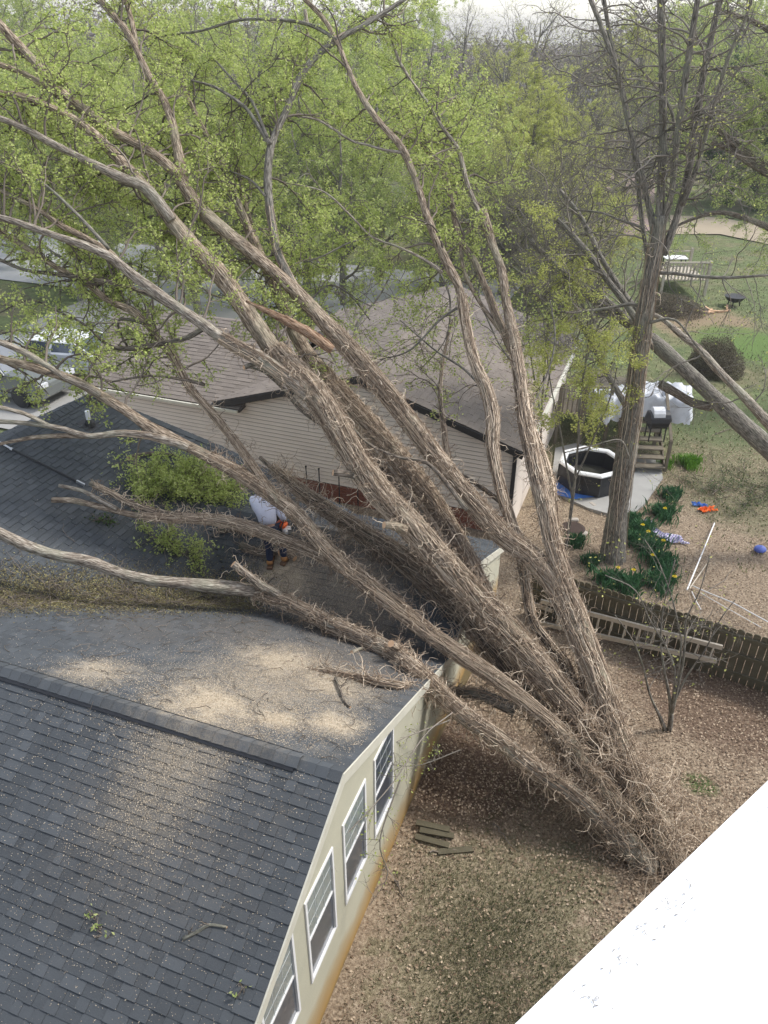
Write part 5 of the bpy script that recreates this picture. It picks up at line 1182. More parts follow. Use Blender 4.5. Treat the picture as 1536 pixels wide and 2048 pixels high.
# lumber pile at the corner of the near house
g = gp(880, 1672)
for k, (dx, dy, rz, lb) in enumerate(((0, 0, .25, 'topmost grey plank of the small pile by the cream wall'), (.05, -.10, .2, 'middle grey plank of the small pile by the cream wall'), (-.02, -.22, .3, 'lowest grey plank of the small pile by the cream wall'), (.3, -.36, -.1, 'loose grey plank nearest the cream wall corner pile'))):
    mb = MB(); mb.box((0, 0, .03 + .02 * (3 - k)), (.5, .09, .035)); o = mb.build('plank', WOOD_F); o.location = Vector(g + np.array([dx - .1, dy + .1, 0])); o.rotation_euler = (0, 0, -rz); tag(o, lb, 'plank')

# ------------------------------------------------------------------ cars
def car(label, loc, rz, paint, L=4.7, H=1.75, suv=True):
    o = thing('parked_car', label, 'car', loc, rz); w = .92
    hood, cowl, wsx, rtop = (1.02, 1.12, .55, H) if suv else (.92, 1.0, .45, H)
    low = [(-L / 2, .42), (-L / 2, 1.05), (L / 2 - 1.25, 1.12), (L / 2 - .12, hood), (L / 2, .75), (L / 2, .35), (L / 2 - .3, .28), (-L / 2 + .2, .28)]
    def extr(prof, hw, hw2=None):
        n = len(prof); hw2 = hw2 or [hw] * n; V = [(x, -a, z) for (x, z), a in zip(prof, hw2)] + [(x, a, z) for (x, z), a in zip(prof, hw2)]
        mb = MB(); mb.add(V, [tuple(range(n)), tuple(range(2 * n - 1, n - 1, -1))] + [(i + n, (i + 1) % n + n, (i + 1) % n, i) for i in range(n)]); return mb
    extr(low, w).build('body', paint, o, bevel=.06)
    top = [(-L / 2 + .08, 1.03), (-L / 2 + .35, rtop), (L / 2 - 2.15, rtop), (L / 2 - 1.35, 1.08)]
    extr(top, w, [w - .03, w - .2, w - .2, w - .06]).build('cabin', GL_LO, o, bevel=.03)
    rt = MB(); rt.box(((-L / 2 + .35 + L / 2 - 2.15) / 2, 0, rtop + .02), (L - 2.45, 2 * w - .34, .06)); rt.build('roof_panel', paint, o, bevel=.02)
    for s in (-1, 1):
        for x0, x1 in ((-L / 2 + .1, -L / 2 + .37), (-L / 2 + 1.25, -L / 2 + 1.3), (L / 2 - 2.3, L / 2 - 2.25), (L / 2 - 1.4, L / 2 - 2.15)):
            mb = MB(); mb.bar((x0, s * (w - .02), 1.06), (x1, s * (w - .19), rtop), .09, .05, (0, 1, 0)); mb.build('pillar', paint, o)
        for x in (-L / 2 + .85, L / 2 - .9):
            wh = thing('x', None, None); bpy.data.objects.remove(wh)
            mb = MB(); mb.tube([(x, s * (w - .2), .36), (x, s * (w + .015), .36)], .36, 20); wo_ = mb.build('wheel', BLACK, o)
            mb = MB(); mb.tube([(x, s * (w + .0), .36), (x, s * (w + .03), .36)], .22, 12); mb.build('rim', DARKM if suv else STEEL, wo_)
        mb = MB(); mb.box((L / 2 - .02, s * .66, .82), (.08, .36, .16)); mb.build('headlight', simple('lamp_glass', (.7, .72, .75), .1), o)
        mb = MB(); mb.box((L / 2 - 1.45, s * (w + .1), 1.12), (.16, .2, .14)); mb.build('mirror', BLACK if suv else paint, o, bevel=.02)
    mb = MB(); mb.box((0, 0, .5), (L - .5, 2 * w + .02, .06)); mb.build('sill_trim', DARKM, o)
    return o
PAINT = simple('silver_paint', (.20, .215, .21), .3, .05, 2, metal=.35); PAINTW = simple('white_car_paint', (.72, .74, .76), .25, .04, 2)
cdir = math.atan2(-D2[1], -D2[0])
q = gp(0, 800); car('silver off-road wagon with black wheels parked left beyond the dark roof', (q[0] + .1, q[1] + .55, q[2] + .07), cdir, PAINT, 4.7, 1.8)
q = gp(150, 768); car('pale car behind the silver wagon, seen over the roof peak', (q[0] + .4, q[1] + .8, q[2] + .07), cdir + .1, PAINTW, 4.4, 1.38, False)
q = gp(330, 285); car('dark car far off across the street, glimpsed through the leaves', (q[0], q[1], q[2] + .06), cdir, simple('dark_paint', (.04, .05, .06), .3), 4.5, 1.5, False)

# ------------------------------------------------------------------ a few distant houses
def far_house(label, g, rz, w, d, h, wallm, roofm):
    o = thing('distant_house', label, 'house', g, rz); mb = MB(); mb.box((0, 0, h / 2), (w, d, h)); mb.build('wall', wallm, o)
    mb = MB(); e = .5; rh = d * .28; V = [(-w / 2 - e, -d / 2 - e, h), (w / 2 + e, -d / 2 - e, h), (w / 2 + e, d / 2 + e, h), (-w / 2 - e, d / 2 + e, h), (-w / 2 - e, 0, h + rh), (w / 2 + e, 0, h + rh)]
    mb.add(V, [(0, 1, 5, 4), (2, 3, 4, 5), (1, 2, 5), (3, 0, 4), (3, 2, 1, 0)]); mb.build('roof', roofm, o)
    for k in range(4):
        x = -w / 2 + (k + .5) * w / 4; mb = MB(); mb.box((x, -d / 2 - .02, h * .55), (.9, .06, 1.2)); wi = mb.build('window', WHITE, o); mb = MB(); mb.box((x, -d / 2 - .055, h * .55), (.75, .02, 1.05)); mb.build('pane', GL_LO, wi)
GREYR = simple('grey_roof', (.16, .16, .17), .9); 
far_house('distant grey-roofed house behind the bare trees, right of centre', gp(1085, 265), .3, 14, 9, 3.2, SIDING, GREYR)
far_house('distant pale house across the street behind the central leaves', gp(640, 300), .35, 15, 9, 3.2, simple('pale_wall', (.5, .48, .45), .8), GREYR)
far_house('distant tan house across the street at far left', gp(200, 330), .35, 15, 9, 3.2, SIDING, simple('brown_roof', (.12, .10, .09), .9))

# ------------------------------------------------------------------ person with chainsaw on the roof
def skin_mesh(name, verts, edges, radii, mat, sub=2, root=0):
    me = bpy.data.meshes.new(name); me.from_pydata([tuple(v) for v in verts], edges, []); o = bpy.data.objects.new(name, me); COL.objects.link(o)
    sk = o.modifiers.new('s', 'SKIN'); sk.use_smooth_shade = True; sv = me.skin_vertices[0].data
    for i, r in enumerate(radii): sv[i].radius = (r, r) if not hasattr(r, '__len__') else r
    sv[root].use_root = True
    ss = o.modifiers.new('ss', 'SUBSURF'); ss.levels = sub; ss.render_levels = sub
    dg = bpy.context.evaluated_depsgraph_get(); m2 = bpy.data.meshes.new_from_object(o.evaluated_get(dg)); bpy.data.objects.remove(o)
    for p in m2.polygons: p.use_smooth = True
    m2.materials.clear(); m2.materials.append(mat); m2.name = name; return m2
def person():
    foot = onroof(541, 1134, '3n') + np.array([0, 0, .02]); fa = math.radians(-14) 
    o = thing('person', 'person in pale grey hooded top, navy jeans and tan boots holding a chainsaw, bent over', 'person', foot, fa)
    # local axes: +y is the way the person faces (away from the camera), +x to their right, slope rises to +y
    fr = np.array([.24, .10, .05]); pel = np.array([.02, .02, .84]); ch = np.array([-.16, .32, 1.09]); nk = np.array([-.22, .44, 1.12]); hd = np.array([-.26, .58, 1.0])
    SKIN = simple('skin', (.42, .25, .18), .6, .08, 20); HOOD = simple('lavender_grey_cotton', (.62, .64, .76), .85, .10, 9, bmp=.01); JEAN = simple('navy_denim', (.018, .028, .065), .85, .25, 30); BOOT = simple('tan_leather', (.42, .20, .07), .7, .15, 14)
    # body: one continuous skin surface (head, neck, arms with hands)
    rs = ch + np.array([.20, .02, .03]); re = np.array([.22, .20, .96]); rw = np.array([.21, .30, .78]); ls = ch + np.array([-.20, .02, .03]); le = np.array([-.32, .36, .88]); lw = np.array([.02, .40, .82])
    V = [pel, ch, nk, hd + np.array([0, -.05, 0]), hd + np.array([0, .05, -.02]), rs, re, rw, ls, le, lw, pel + np.array([-.10, 0, -.06]), np.array([.0, .02, .46]), np.array([.0, 0, .08]), pel + np.array([.10, 0, -.06]), np.array([.18, .16, .47]), fr + np.array([0, 0, .08])]
    Ed = [(0, 1), (1, 2), (2, 3), (3, 4), (1, 5), (5, 6), (6, 7), (1, 8), (8, 9), (9, 10), (0, 11), (11, 12), (12, 13), (0, 14), (14, 15), (15, 16)]
    Rr = [.10, .10, .055, .095, .08, .05, .04, .028, .05, .04, .028, .07, .05, .04, .07, .05, .04]
    link('body', skin_mesh('body', V, Ed, Rr, SKIN), None, o)
    # hands: five fingers closed round the two handles
    for (wv, sx) in ((rw, 1), (lw, -1)):
        hv = [wv, wv + np.array([0, .03, -.05]), ]; he = [(0, 1)]; hr = [.028, .036]
        for k in range(4):
            b0 = len(hv); x = (-.03 + .02 * k); L = [.030, .034, .032, .026][k]
            hv += [hv[1] + np.array([x, .035, -.012]), hv[1] + np.array([x, .035 + L * .6, -.035]), hv[1] + np.array([x, .02, -.055 - L * .3]), hv[1] + np.array([x, -.008, -.05])]; he += [(1, b0), (b0, b0 + 1), (b0 + 1, b0 + 2), (b0 + 2, b0 + 3)]; hr += [.011, .010, .009, .008]
        b0 = len(hv); hv += [hv[1] + np.array([-.04 * sx, .0, .0]), hv[1] + np.array([-.05 * sx, .03, -.03]), hv[1] + np.array([-.03 * sx, .045, -.045])]; he += [(1, b0), (b0, b0 + 1), (b0 + 1, b0 + 2)]; hr += [.013, .011, .009]
        link('hand', skin_mesh('hand', hv, he, hr, simple('work_glove', (.10, .09, .08), .8), 1), None, o)
    tv = [pel + np.array([0, 0, -.02]), pel + np.array([-.04, .10, .12]), ch, nk, rs, (rs + re) / 2, re, rw + np.array([0, -.02, .04]), ls, (ls + le) / 2, le, lw + np.array([-.02, 0, .02])]
    te = [(0, 1), (1, 2), (2, 3), (2, 4), (4, 5), (5, 6), (6, 7), (2, 8), (8, 9), (9, 10), (10, 11)]
    tr = [(.175, .125), (.17, .125), (.185, .135), .085, .095, .075, .065, .048, .095, .075, .065, .048]
    link('hooded_top', skin_mesh('hooded_top', tv, te, tr, HOOD), None, o)
    link('hood', skin_mesh('hood', [nk + np.array([0, -.06, .05]), hd + np.array([0, -.05, .02]), hd + np.array([0, .03, .01])], [(0, 1), (1, 2)], [.10, .125, .10], HOOD), None, o)
    link('ear_muffs', skin_mesh('ear_muffs', [hd + np.array([-.12, .03, 0]), hd + np.array([-.1, .0, .1]), hd + np.array([0, -.01, .14]), hd + np.array([.1, .0, .1]), hd + np.array([.12, .03, 0])], [(0, 1), (1, 2), (2, 3), (3, 4)], [.035, .012, .012, .012, .035], BLACK, 1), None, o)
    # face
    f = MB(); 
    f.tube([hd + np.array([0, .13, -.02]), hd + np.array([0, .165, -.05])], [.012, .018], 6); f.build('nose', SKIN, o)
    for s in (-1, 1): f = MB(); f.tube([hd + np.array([s * .035, .135, .005]), hd + np.array([s * .035, .145, .005])], [.014, .01], 8); f.build('eye', WHITE, o)
    f = MB(); f.box(hd + np.array([0, .138, -.075]), (.05, .012, .012)); f.build('mouth', simple('lip', (.3, .12, .1), .6), o)
    jv = [pel, pel + np.array([-.10, 0, -.07]), np.array([.0, .03, .47]), np.array([.0, .0, .10]), pel + np.array([.10, 0, -.07]), np.array([.18, .17, .48]), fr + np.array([0, 0, .10])]
    link('jeans', skin_mesh('jeans', jv, [(0, 1), (1, 2), (2, 3), (0, 4), (4, 5), (5, 6)], [(.16, .12), .105, .078, .066, .105, .078, .066], JEAN), None, o)
    for p, yw in ((np.array([0, 0, 0.]), .15), (fr, -.3)):
        c, s_ = math.cos(yw), math.sin(yw); rot = lambda q: np.array([q[0] * c - q[1] * s_, q[0] * s_ + q[1] * c, q[2]]) + p
        b = link('boot', skin_mesh('boot', [rot((0, -.02, .16)), rot((0, -.03, .07)), rot((0, .06, .05 + .03)), rot((0, .16, .045 + .06))], [(0, 1), (1, 2), (2, 3)], [.062, .066, .056, .048], BOOT, 2), None, o)
        sb = MB(); sb.hexa([rot((-.05, -.09, -.02)), rot((.05, -.09, -.02)), rot((.05, .21, .07)), rot((-.05, .21, .07))], [rot((-.05, -.09, .02)), rot((.05, -.09, .02)), rot((.05, .21, .105)), rot((-.05, .21, .105))]); sb.build('boot_sole', simple('rubber_sole', (.16, .09, .05), .8), o)
    # printed mark on the upper back
    mk = MB(); b0 = (ch + pel) / 2 * .25 + ch * .75 
    n_ = np.array([0, -.75, .66]); ux = np.array([1., 0, 0]); uy = np.cross(n_, ux)
    c0 = ch + np.array([.03, -.09, .105])
    for (a, b2, c, d) in ((-.06, -.02, .03, .012), (.0, .02, .07, .014), (.03, -.015, .05, .01)):
        q0 = c0 + ux * a + uy * b2; mk.box(q0, (c, d, .006), (ux, uy, n_))
    mk.build('back_print', simple('dark_print', (.05, .05, .06), .8), o)
    # chainsaw, held low at the right hand, bar pointing right
    sw = foot + np.array([0, 0, 0]); R = Matrix.Rotation(fa, 3, 'Z')
    loc = foot + np.array(R @ Vector((.21, .20, .72)))
    c = thing('chainsaw', 'chainsaw with orange top cover and white body held by the person on the roof', 'chainsaw', loc, fa - .15)
    OR = simple('orange_plastic', (.80, .13, .02), .45, .1, 9); WG = simple('saw_grey', (.62, .62, .62), .5, .1, 9)
    mb = MB(); mb.box((0, 0, -.03), (.26, .19, .10)); mb.build('engine_body', WG, c, bevel=.02)
    mb = MB(); mb.box((-.02, 0, .07), (.20, .17, .09)); mb.build('top_cover', OR, c, bevel=.03)
    mb = MB(); mb.tube([(-.11, 0, .05), (-.22, 0, .06), (-.28, 0, 0), (-.22, 0, -.07), (-.11, 0, -.06)], .016, 7); mb.build('rear_handle', WG, c)
    mb = MB(); mb.tube([(.04, -.11, -.05), (.04, -.12, .08), (.04, 0, .17), (.04, .12, .08), (.04, .11, -.05)], .012, 7); mb.build('front_handle', BLACK, c)
    mb = MB(); mb.box((.36, -.04, -.03), (.50, .006, .075)); mb.build('guide_bar', STEEL, c, bevel=.002)
    mb = MB(); mb.tube([(.12, -.04, .012), (.58, -.04, .012), (.62, -.04, -.03), (.58, -.04, -.072), (.12, -.04, -.072)], .007, 5); mb.build('chain', DARKM, c)
    mb = MB(); mb.tube([(-.02, -.095, 0), (-.02, -.115, 0)], .05, 14); mb.build('starter_cover', BLACK, c)
person()

# ------------------------------------------------------------------ things lying on the roof
def roofn(w): return {'1n': (-D1 * M_ + np.array([0, 0, 1])) / L_, '1f': (D1 * M_ + np.array([0, 0, 1])) / L_, '2': (-D2 * M_ + np.array([0, 0, 1])) / L_, '3n': (-D1 * M_ + np.array([0, 0, 1])) / L_}[w]
# pole saw
a = onroof(-30, 872, '2') + roofn('2') * .05; b = onroof(152, 966, '2') + roofn('2') * .05; mid = onroof(22, 902, '2') + roofn('2') * .05
o = thing('pole_saw', 'long pole saw with pale upper end lying across the left roof', 'pole saw', a)
mb = MB(); mb.tube([mid - a, b - a], .021, 8); mb.build('lower_pole', BLACK, o); mb = MB(); mb.tube([(0, 0, 0), mid - a], .017, 8); mb.build('upper_pole', STEEL, o); mb = MB(); mb.tube([mid - a - (b - a) * .01, mid - a + (b - a) * .012], .028, 8); mb.build('clamp', WG_ if False else STEEL, o)
mb = MB(); mb.bar(b - a, b - a + (b - a) / np.linalg.norm(b - a) * .16, .03, .05); mb.build('saw_head', STEEL, o)
def branch(name, label, pts, r, which, mat, cap=(True, True), lift=1.0, twigs=0, leafy=0, leaf=None, cat='branch', spL=.5, tg=0):
    """cut piece lying on a roof plane; pts in photo px"""
    W_ = [onroof(x, y, w_) + roofn(w_) * (r * lift + hh) for (x, y, w_, hh) in [(p[0], p[1], which, p[2] if len(p) > 2 else 0) for p in pts]]
    base = W_[0]; n = len(W_); S4 = smooth_path(np.array([(*(p - base), r * (1 - .35 * i / (n - 1))) for i, p in enumerate(W_)]), .05)
    o = thing(name, label, cat, base); link('stem', limb_mesh('stem', S4, mat, 10, .1, *cap), None, o)
    if tg: tag(vines_on(S4, tg // 2, 0, 1, tg).build('vine', VINE, o), kind='stuff')
    if twigs:
        tb = Tubes(); LC = []; C = S4[:, :3]; nr = roofn(which)
        for _ in range(twigs):
            i = rng.integers(0, len(C)); d = rng.normal(0, 1, 3); d += nr * (.15 - d @ nr + abs(d @ nr) * .6); sprout(tb, LC, C[i], d, spL * rng.uniform(.6, 1.2), .008, 1, leafy, 0)
        tag(tb.build('twigs', TWIG, o), kind='stuff')
        if LC:
            Q = np.concatenate(LC); p0 = -base + onroof(600, 1100, which) if False else None
            tag(link('leaves', leaf_mesh('leaves', Q, .05, leaf or LEAF2), None, o), kind='stuff')
    return o
branch('cut_branch', 'small bare branch lying alone on the near roof slope', [(367, 1878), (400, 1862), (420, 1850), (455, 1855)], .016, '1n', BARK_G, twigs=2, spL=.15)
branch('lichen_branch', 'dark lichen-spotted curved branch on the left roof above the leafy pile', [(255, 920), (285, 912), (330, 910), (360, 918)], .045, '2', BARK_D)
branch('cut_log', 'short sawn log beside the stub at the worker, pale ends', [(472, 1090), (490, 1078), (505, 1070)], .07, '2', BARK_P, cat='log')
branch('cut_log', 'long mossy log lying behind the worker boots', [(485, 1095), (520, 1110), (560, 1110)], .08, '3n', BARK_D, cat='log', tg=20)
branch('cut_log', 'thick round log end right of the worker boots', [(575, 1110), (592, 1122)], .085, '3n', BARK, cat='log')
branch('cut_log', 'grey log tangled with vines left above the stub', [(440, 1065), (475, 1060), (510, 1075)], .08, '3n', BARK_D, cat='log', tg=20)
branch('broken_stick', 'crooked dark stick standing out of the sawdust near the gable', [(670, 1362, .02), (678, 1385, .03), (690, 1410, .01), (700, 1418)], .022, '1f', BARK_D, twigs=3, spL=.15)
branch('broken_stick', 'pale short stick on the dark slope below the lowest limb', [(703, 1308), (725, 1300), (742, 1298)], .03, '1f', BARK_P)
branch('leafy_cut_branch', 'big heap of bright green leafy twigs on the roof left of the worker', [(285, 985), (330, 975), (390, 975), (450, 1000)], .03, '2', BARK_G, twigs=150, leafy=60, spL=.62, leaf=LEAF)
branch('leafy_cut_branch', 'smaller leafy twig bundle between the two sawn limbs', [(300, 1075), (340, 1090), (385, 1125)], .02, '2', BARK_G, twigs=42, leafy=45, spL=.42, leaf=LEAF)
branch('leafy_cut_branch', 'flat grey-green twig tuft on the left roof', [(188, 1042), (205, 1040), (222, 1045)], .01, '2', BARK_D, twigs=22, leafy=18, spL=.16, leaf=LEAF_E)
branch('leafy_cut_branch', 'tiny leafy sprig on the near slope by the gable windows', [(965 / 2, 1970), (488, 1985)], .004, '1n', BARK_G, twigs=5, leafy=8, spL=.09)
branch('leafy_cut_branch', 'wilted green sprig low on the near roof slope', [(188, 1830), (200, 1860), (212, 1880)], .004, '1n', BARK_G, twigs=9, leafy=9, spL=.10)
branch('torn_board', 'brown broken board edge sticking from the damaged roof', [(735, 1255, .03), (760, 1243, .05), (782, 1233, .05)], .03, '1f', simple('broken_wood', (.11, .065, .045), .9, .3, 12), cat='board')
# the hanging twigs in front of the gable windows
tb = Tubes(); LC = []
for rows in ([(905, 1425, 11.3), (850, 1470, 10.4), (790, 1560, 9.6), (720, 1640, 9.0), (650, 1710, 8.6), (590, 1780, 8.3), (555, 1860, 8.2)], [(900, 1440, 11.3), (800, 1480, 10.3), (740, 1520, 9.9), (690, 1545, 9.6), (672, 1570, 9.5)], [(800, 1560, 9.7), (760, 1680, 9.2), (775, 1750, 9.2), (740, 1810, 9.1)], [(920, 1500, 11.2), (840, 1530, 10.4), (780, 1530, 10.0)]):
    pts = np.array([at(*r) for r in rows]); S4 = smooth_path(np.hstack([pts, np.full((len(pts), 1), .01)]), .08)[:, :3] - TREE; tb.add(S4, np.linspace(.012, .003, len(S4)), 4)
    for _ in range(16): i = rng.integers(len(S4) // 4, len(S4) - 1); sprout(tb, LC, S4[i], rng.normal(0, 1, 3) + (S4[i + 1] - S4[i]) * 8, rng.uniform(.15, .4), .004, 1, 7, .08)
tag(tb.build('hanging_twigs', TWIG_G, tree), kind='stuff'); tag(link('hanging_leaves', leaf_mesh('hanging_leaves', np.concatenate(LC), .035, LEAF), None, tree), kind='stuff')

# ------------------------------------------------------------------ loose stuff: sawdust, chips, pollen drift, dead leaves
def on_planes(u, v):
    z = np.where(u < .8, 3.51 + M_ * (u - .8), np.where(u < 5.1, 3.51 - M_ * (u - .8), np.where(u < 6.7, 1.49 + M_ * (u - 5.1), 2.24 - M_ * (u - 6.7))))
    z2_ = np.where(v < 8.5, 2.66 + M_ * (v - 6.38), 3.66 - M_ * (v - 8.5)); use2 = z2_ > z
    Nn = np.zeros((len(u), 3)); s = np.where((u < .8) | ((u > 5.1) & (u < 6.7)), -1., 1.)
    Nn[:] = s[:, None] * D1 * M_ + np.array([0, 0, 1]); Nn[use2] = -D2 * M_ + np.array([0, 0, 1])
    Nn /= np.linalg.norm(Nn, axis=1)[:, None]; zz = np.maximum(z, z2_)
    Pt = A0 + u[:, None] * D1 + v[:, None] * D2; Pt[:, 2] = zz; return Pt + Nn * .014, Nn
def scatter(name, label, n, boxes, size, mat, aspect=.5, tilt=.25, kind='stuff', cat='debris'):
    U = []; Vv = []
    for (u0, v0, su, sv, w) in boxes:
        m = int(n * w); U.append(rng.normal(u0, su, m)); Vv.append(rng.normal(v0, sv, m))
    u = np.concatenate(U); v = np.concatenate(Vv); ok = (v > 0) & (u > -3) & (u < 8.9) & (v < 12); u = u[ok]; v = v[ok]; Pt, Nn = on_planes(u, v)
    o = link(name, flat_bits(name, Pt, Nn, size, mat, aspect, tilt)); tag(o, label, cat, kind=kind)
CHIP = tone_mat('wood_chip', (.36, .28, .19), (.70, .60, .46), .9)
boxes = []
for (q, r, s) in DRIFTS: uvq = q - A0; boxes.append((uvq @ D1, uvq @ D2, r * .42, r * .42, s * r * r))
tw_ = sum(b[4] for b in boxes); boxes = [(a, b, c, d, e / tw_) for a, b, c, d, e in boxes]
scatter('sawdust', 'pale sawdust in drifts over both slopes of the near dark roof', 95000, boxes, .015, CHIP, .4, .5, cat='sawdust')
scatter('wood_chips', 'scattered pale wood chips peppering the near dark roof slope', 15000, [(-.2, 1.6, 1.2, 1.6,   .5), (1.8, 2.2, 1.6, 1.8, .3), (5, 5, 2.2, 2.5, .2)], .011, CHIP, .6, .4, cat='wood chips')
vb = [(9 - s, s + .0, .32, .32, .11) for s in (3.9, 4.4, 4.9, 5.4, 5.9, 6.4, 6.9, 7.4)]
scatter('valley_debris', 'drift of olive catkins and leaf scraps in the roof valley under the lowest limb', 60000, vb, .035, tone_mat('catkin', (.07, .055, .035), (.20, .17, .085), .9, 0, .1, (.40, .37, .18)), .35, .8, cat='leaf debris')
tb = Tubes()
for _ in range(420):
    s = rng.uniform(3.7, 7.2); u = 9 - s + rng.normal(0, .35); v = s + rng.normal(0, .35); p0 = P(u, v, 0); p0[2] = roofz(p0) + .03; d = rng.normal(0, 1, 3); d[2] *= .15; pts = [p0]
    for k in range(7): d = d / np.linalg.norm(d); q = pts[-1] + d * .07; q[2] = roofz(q) + rng.uniform(.02, .10); pts.append(q); d = d + rng.normal(0, .35, 3) * np.array([1, 1, .2])
    tb.add(np.array(pts), np.linspace(.006, .002, 8), 3)
for _ in range(160):
    u, v = rng.uniform(.9, 4.8), rng.uniform(.1, 5); p0 = P(u, v, 0); p0[2] = roofz(p0) + .02; d = rng.normal(0, 1, 3); d[2] = 0; pts = [p0]
    for k in range(6): d = d / np.linalg.norm(d); q = pts[-1] + d * .05; q[2] = roofz(q) + rng.uniform(.015, .05); pts.append(q); d = d + rng.normal(0, .4, 3) * np.array([1, 1, 0])
    tb.add(np.array(pts), np.linspace(.005, .002, 7), 3)
tag(tb.build('fallen_twigs', TWIG), 'thin fallen twigs strewn along the roof valley and the far slope', 'twigs', kind='stuff')
# dead leaves over the yard
DEAD = tone_mat('dead_leaf', (.12, .08, .052), (.29, .215, .15), .85, 0, .15, (.50, .40, .29))
def litter():
    n = 150000; px = rng.uniform(640, 1800, n); py = np.where(rng.random(n) < .75, rng.uniform(900, 2080, n), rng.uniform(640, 1000, n))
    d = Fv[None] + Rv[None] * ((px - 768) / FPX)[:, None] - Uv[None] * ((py - 1024) / FPX)[:, None]; z = np.full(n, -.5)
    for _ in range(20): t = (z - CH) / d[:, 2]; q = CAM + d * t[:, None]; z = .5 * z + .5 * gz(q[:, 0], q[:, 1])
    q[:, 2] = gz(q[:, 0], q[:, 1]); rel = q - A0; u = rel @ D1; v = rel @ D2
    ok = ~((v > -.03) & (u < 9)) & ~((u > 12.4) & (v > .4)) & (q[:, 1] < 22 + 8 * rng.random(n) ** 2)
    # bare soil and turf carry fewer leaves
    g = (px - 900) ** 2 / 420 ** 2 + (py - 1930) ** 2 / 300 ** 2; ok &= ~(rng.random(n) < .9 * np.clip(1.4 - g, 0, 1)); 
    # keep the patio clear
    pp = np.array([[p[0], p[1]] for p in pat]); ins_ = np.zeros(n, bool); j = len(pp) - 1
    for i in range(len(pp)):
        c = ((pp[i, 1] > q[:, 1]) != (pp[j, 1] > q[:, 1])) & (q[:, 0] < (pp[j, 0] - pp[i, 0]) * (q[:, 1] - pp[i, 1]) / (pp[j, 1] - pp[i, 1] + 1e-9) + pp[i, 0]); ins_ ^= c; j = i
    ok &= ~(ins_ & (rng.random(n) < .9)); q = q[ok]; q[:, 2] += .03
    o = link('dead_leaves', flat_bits('dead_leaves', q, np.tile([0, 0, 1.], (len(q), 1)), .042, DEAD, .6, .45)); tag(o, 'brown dead leaves carpeting the yard round the fence and trunk', 'leaf litter', kind='stuff')
litter()
def turf():
    n = 16000; ck = rng.integers(0, 40, n); ccx = rng.normal(965, 150, 40); ccy = rng.normal(1900, 120, 40); px = ccx[ck] + rng.normal(0, 60, n); py = ccy[ck] + rng.normal(0, 45, n); keep = (px > 620)
    px, py = px[keep], py[keep]; n = len(px); d = Fv[None] + Rv[None] * ((px - 768) / FPX)[:, None] - Uv[None] * ((py - 1024) / FPX)[:, None]; z = np.zeros(n)
    t = (z - CH) / d[:, 2]; q = CAM + d * t[:, None]; v = (q - A0) @ D2; q = q[v < -.15]; n = len(q)
    V, F, T = blades(n, .001, .06, .004); V = (V.reshape(n, 5, 3) + q[:, None, :] + np.array([0, 0, .0])).reshape(-1, 3)
    me = mesh_np('grass', V, F, {'tone': ('FLOAT', 'POINT', T)}); me.materials.append(tone_mat('thin_turf', (.07, .09, .04), (.17, .20, .10), .8, .2, .2, (.34, .31, .20))); tag(link('grass', me), 'thin dark green grass patch on bare soil in the lower yard', 'grass', kind='stuff')
turf()
def lawn_tufts():
    n = 45000; x = rng.uniform(5, 34, n); y = 15 + 32 * rng.random(n) ** 1.3; k = .5 + .5 * np.sin(x * 1.1 + 2 * np.sin(y * .7)) * np.sin(y * .9 + x * .3); keep = (rng.random(n) < .25 + .75 * k) & (x > 7 + (y < 22) * 1.5)
    x, y = x[keep], y[keep]; n = len(x); q = np.stack([x, y, gz(x, y)], 1); V, F, T = blades(n, .001, .085, .016)
    V = (V.reshape(n, 5, 3) + q[:, None, :]).reshape(-1, 3); me = mesh_np('lawn_tufts', V, F, {'tone': ('FLOAT', 'POINT', T)})
    me.materials.append(tone_mat('lawn_blade', (.08, .10, .045), (.20, .23, .10), .8, .25, .2, (.42, .38, .24))); tag(link('lawn_tufts', me), 'uneven grass tufts covering the far lawn at the right', 'grass', kind='stuff')
lawn_tufts()
tb = Tubes()
for (a, b) in (((985, 1650), (1030, 1702)), ((862, 1708), (915, 1702)), ((788, 1760), (805, 1800)), ((1180, 1640), (1230, 1690)), ((1400, 1200), (1470, 1140)), ((1430, 870), (1500, 850))):
    p = gp(*a) + np.array([0, 0, .04]); q = gp(*b) + np.array([0, 0, .04]); pts = np.array([p + (q - p) * t + rng.normal(0, .02, 3) * [1, 1, .3] for t in np.linspace(0, 1, 7)]); tb.add(pts, np.linspace(.016, .006, 7), 5)
tag(tb.build('fallen_sticks', TWIG), 'dark sticks lying scattered on the bare soil', 'sticks', kind='stuff')

# pine boughs dropped on the lawn at the right
g = gp(1485, 985); tb = Tubes(); LC = []
for _ in range(60): sprout(tb, LC, rng.normal(0, .75, 3) * np.array([1.2, .8, 0]) + np.array([0, 0, .1]), rng.normal(0, 1, 3) * np.array([1, 1, .1]), .7, .01, 1, 50, 0)
o = thing('fallen_bough', 'dark green fallen evergreen bough on the lawn at the right edge', 'branch', g); tag(tb.build('twigs', TWIG, o), kind='stuff'); tag(link('needles', leaf_mesh('needles', np.concatenate(LC), .05, LEAF_E, aspect=.25), None, o), kind='stuff')

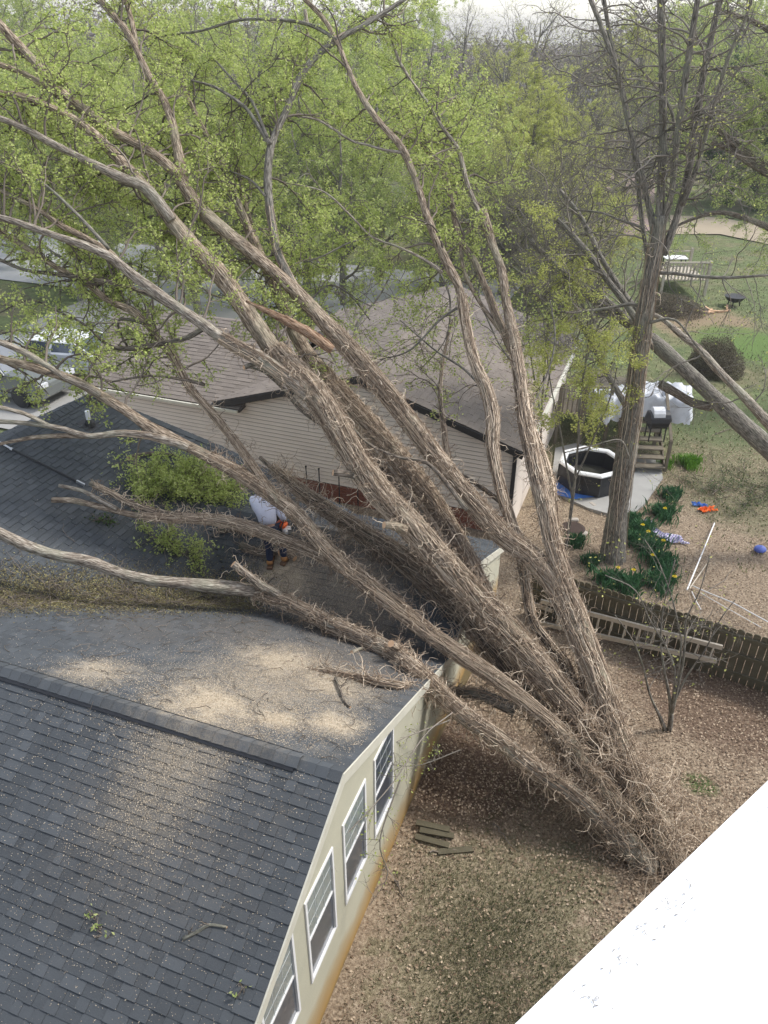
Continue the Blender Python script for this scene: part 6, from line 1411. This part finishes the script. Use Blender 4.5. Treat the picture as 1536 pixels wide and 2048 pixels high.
# ------------------------------------------------------------------ the white roof edge the picture is taken from
def ledge():
    def e(px, py, z=8.15): d = ray(px, py); return CAM + d * ((z - CH) / d[2])
    a = e(1030, 2048); b = e(1536, 1561); t = (b - a) / np.linalg.norm(b - a); nrm = np.array([t[1], -t[0], 0])
    m, nt, bs_ = mat_new('white_membrane'); p = geo_pos(nt)
    sc = noise(nt, p, 9, 6, .8); c = mixc(nt, ramp(nt, sc, [(.60, 0.), (.72, .12)]), (.86, .87, .88), (.45, .45, .45)); nt.links.new(c, bs_.inputs['Base Color']); bs_.inputs['Roughness'].default_value = .55
    o = thing('white_flat_roof', 'bright white flat roof edge with specks at the lower right corner', 'roof', a)
    A_ = a - t * 3; B_ = a + t * 9
    mb = MB(); lo = [A_, B_, B_ + nrm * 8, A_ + nrm * 8]; mb.hexa([q - (0, 0, .12) - a for q in lo], [q - a for q in lo]); mb.build('deck', m, o)
    mb = MB(); w = nrm * .5; lo = [A_ + w, B_ + w, B_ + nrm * 7, A_ + nrm * 7]; mb.hexa([np.array([q[0], q[1], -.2]) - a for q in lo], [q - (0, 0, .125) - a for q in lo]); mb.build('wall', WHITE, o)
    # specks and scuffs of dirt: small flat flakes
    n = 260; C = []
    cl = [(1320, 1780), (1430, 1670), (1380, 1750), (1260, 1850), (1240, 1920), (1150, 1960), (1330, 1800), (1500, 1600), (1170, 2000), (1440, 1640), (1290, 1850), (1350, 1820)]
    for _ in range(n):
        q = cl[rng.integers(len(cl))]; C.append(e(q[0] + rng.normal(0, 22), q[1] + rng.normal(0, 16)) + np.array([0, 0, .002]))
    C = np.array([q for q in C if (q - a) @ nrm > .03]) - a
    o2 = link('dirt_specks', flat_bits('dirt_specks', C, np.tile([0, 0, 1.], (len(C), 1)), .013, tone_mat('dirt_speck', (.20, .19, .18), (.55, .54, .52), .9), .25, .1), None, o); tag(o2, kind='stuff')
ledge()

# ------------------------------------------------------------------ thin spring haze
def haze():
    mb = MB(); mb.box((0, 15, 6.5), (1210, 1210, 21)); m = bpy.data.materials.new('haze_air'); m.use_nodes = True; nt = m.node_tree; nt.nodes.clear()
    v = nt.nodes.new('ShaderNodeVolumePrincipled'); v.inputs['Color'].default_value = (.93, .95, 1, 1); v.inputs['Density'].default_value = .0007; v.inputs['Anisotropy'].default_value = .2
    o_ = nt.nodes.new('ShaderNodeOutputMaterial'); nt.links.new(v.outputs[0], o_.inputs['Volume']); tag(mb.build('haze', m), kind='stuff')
haze()
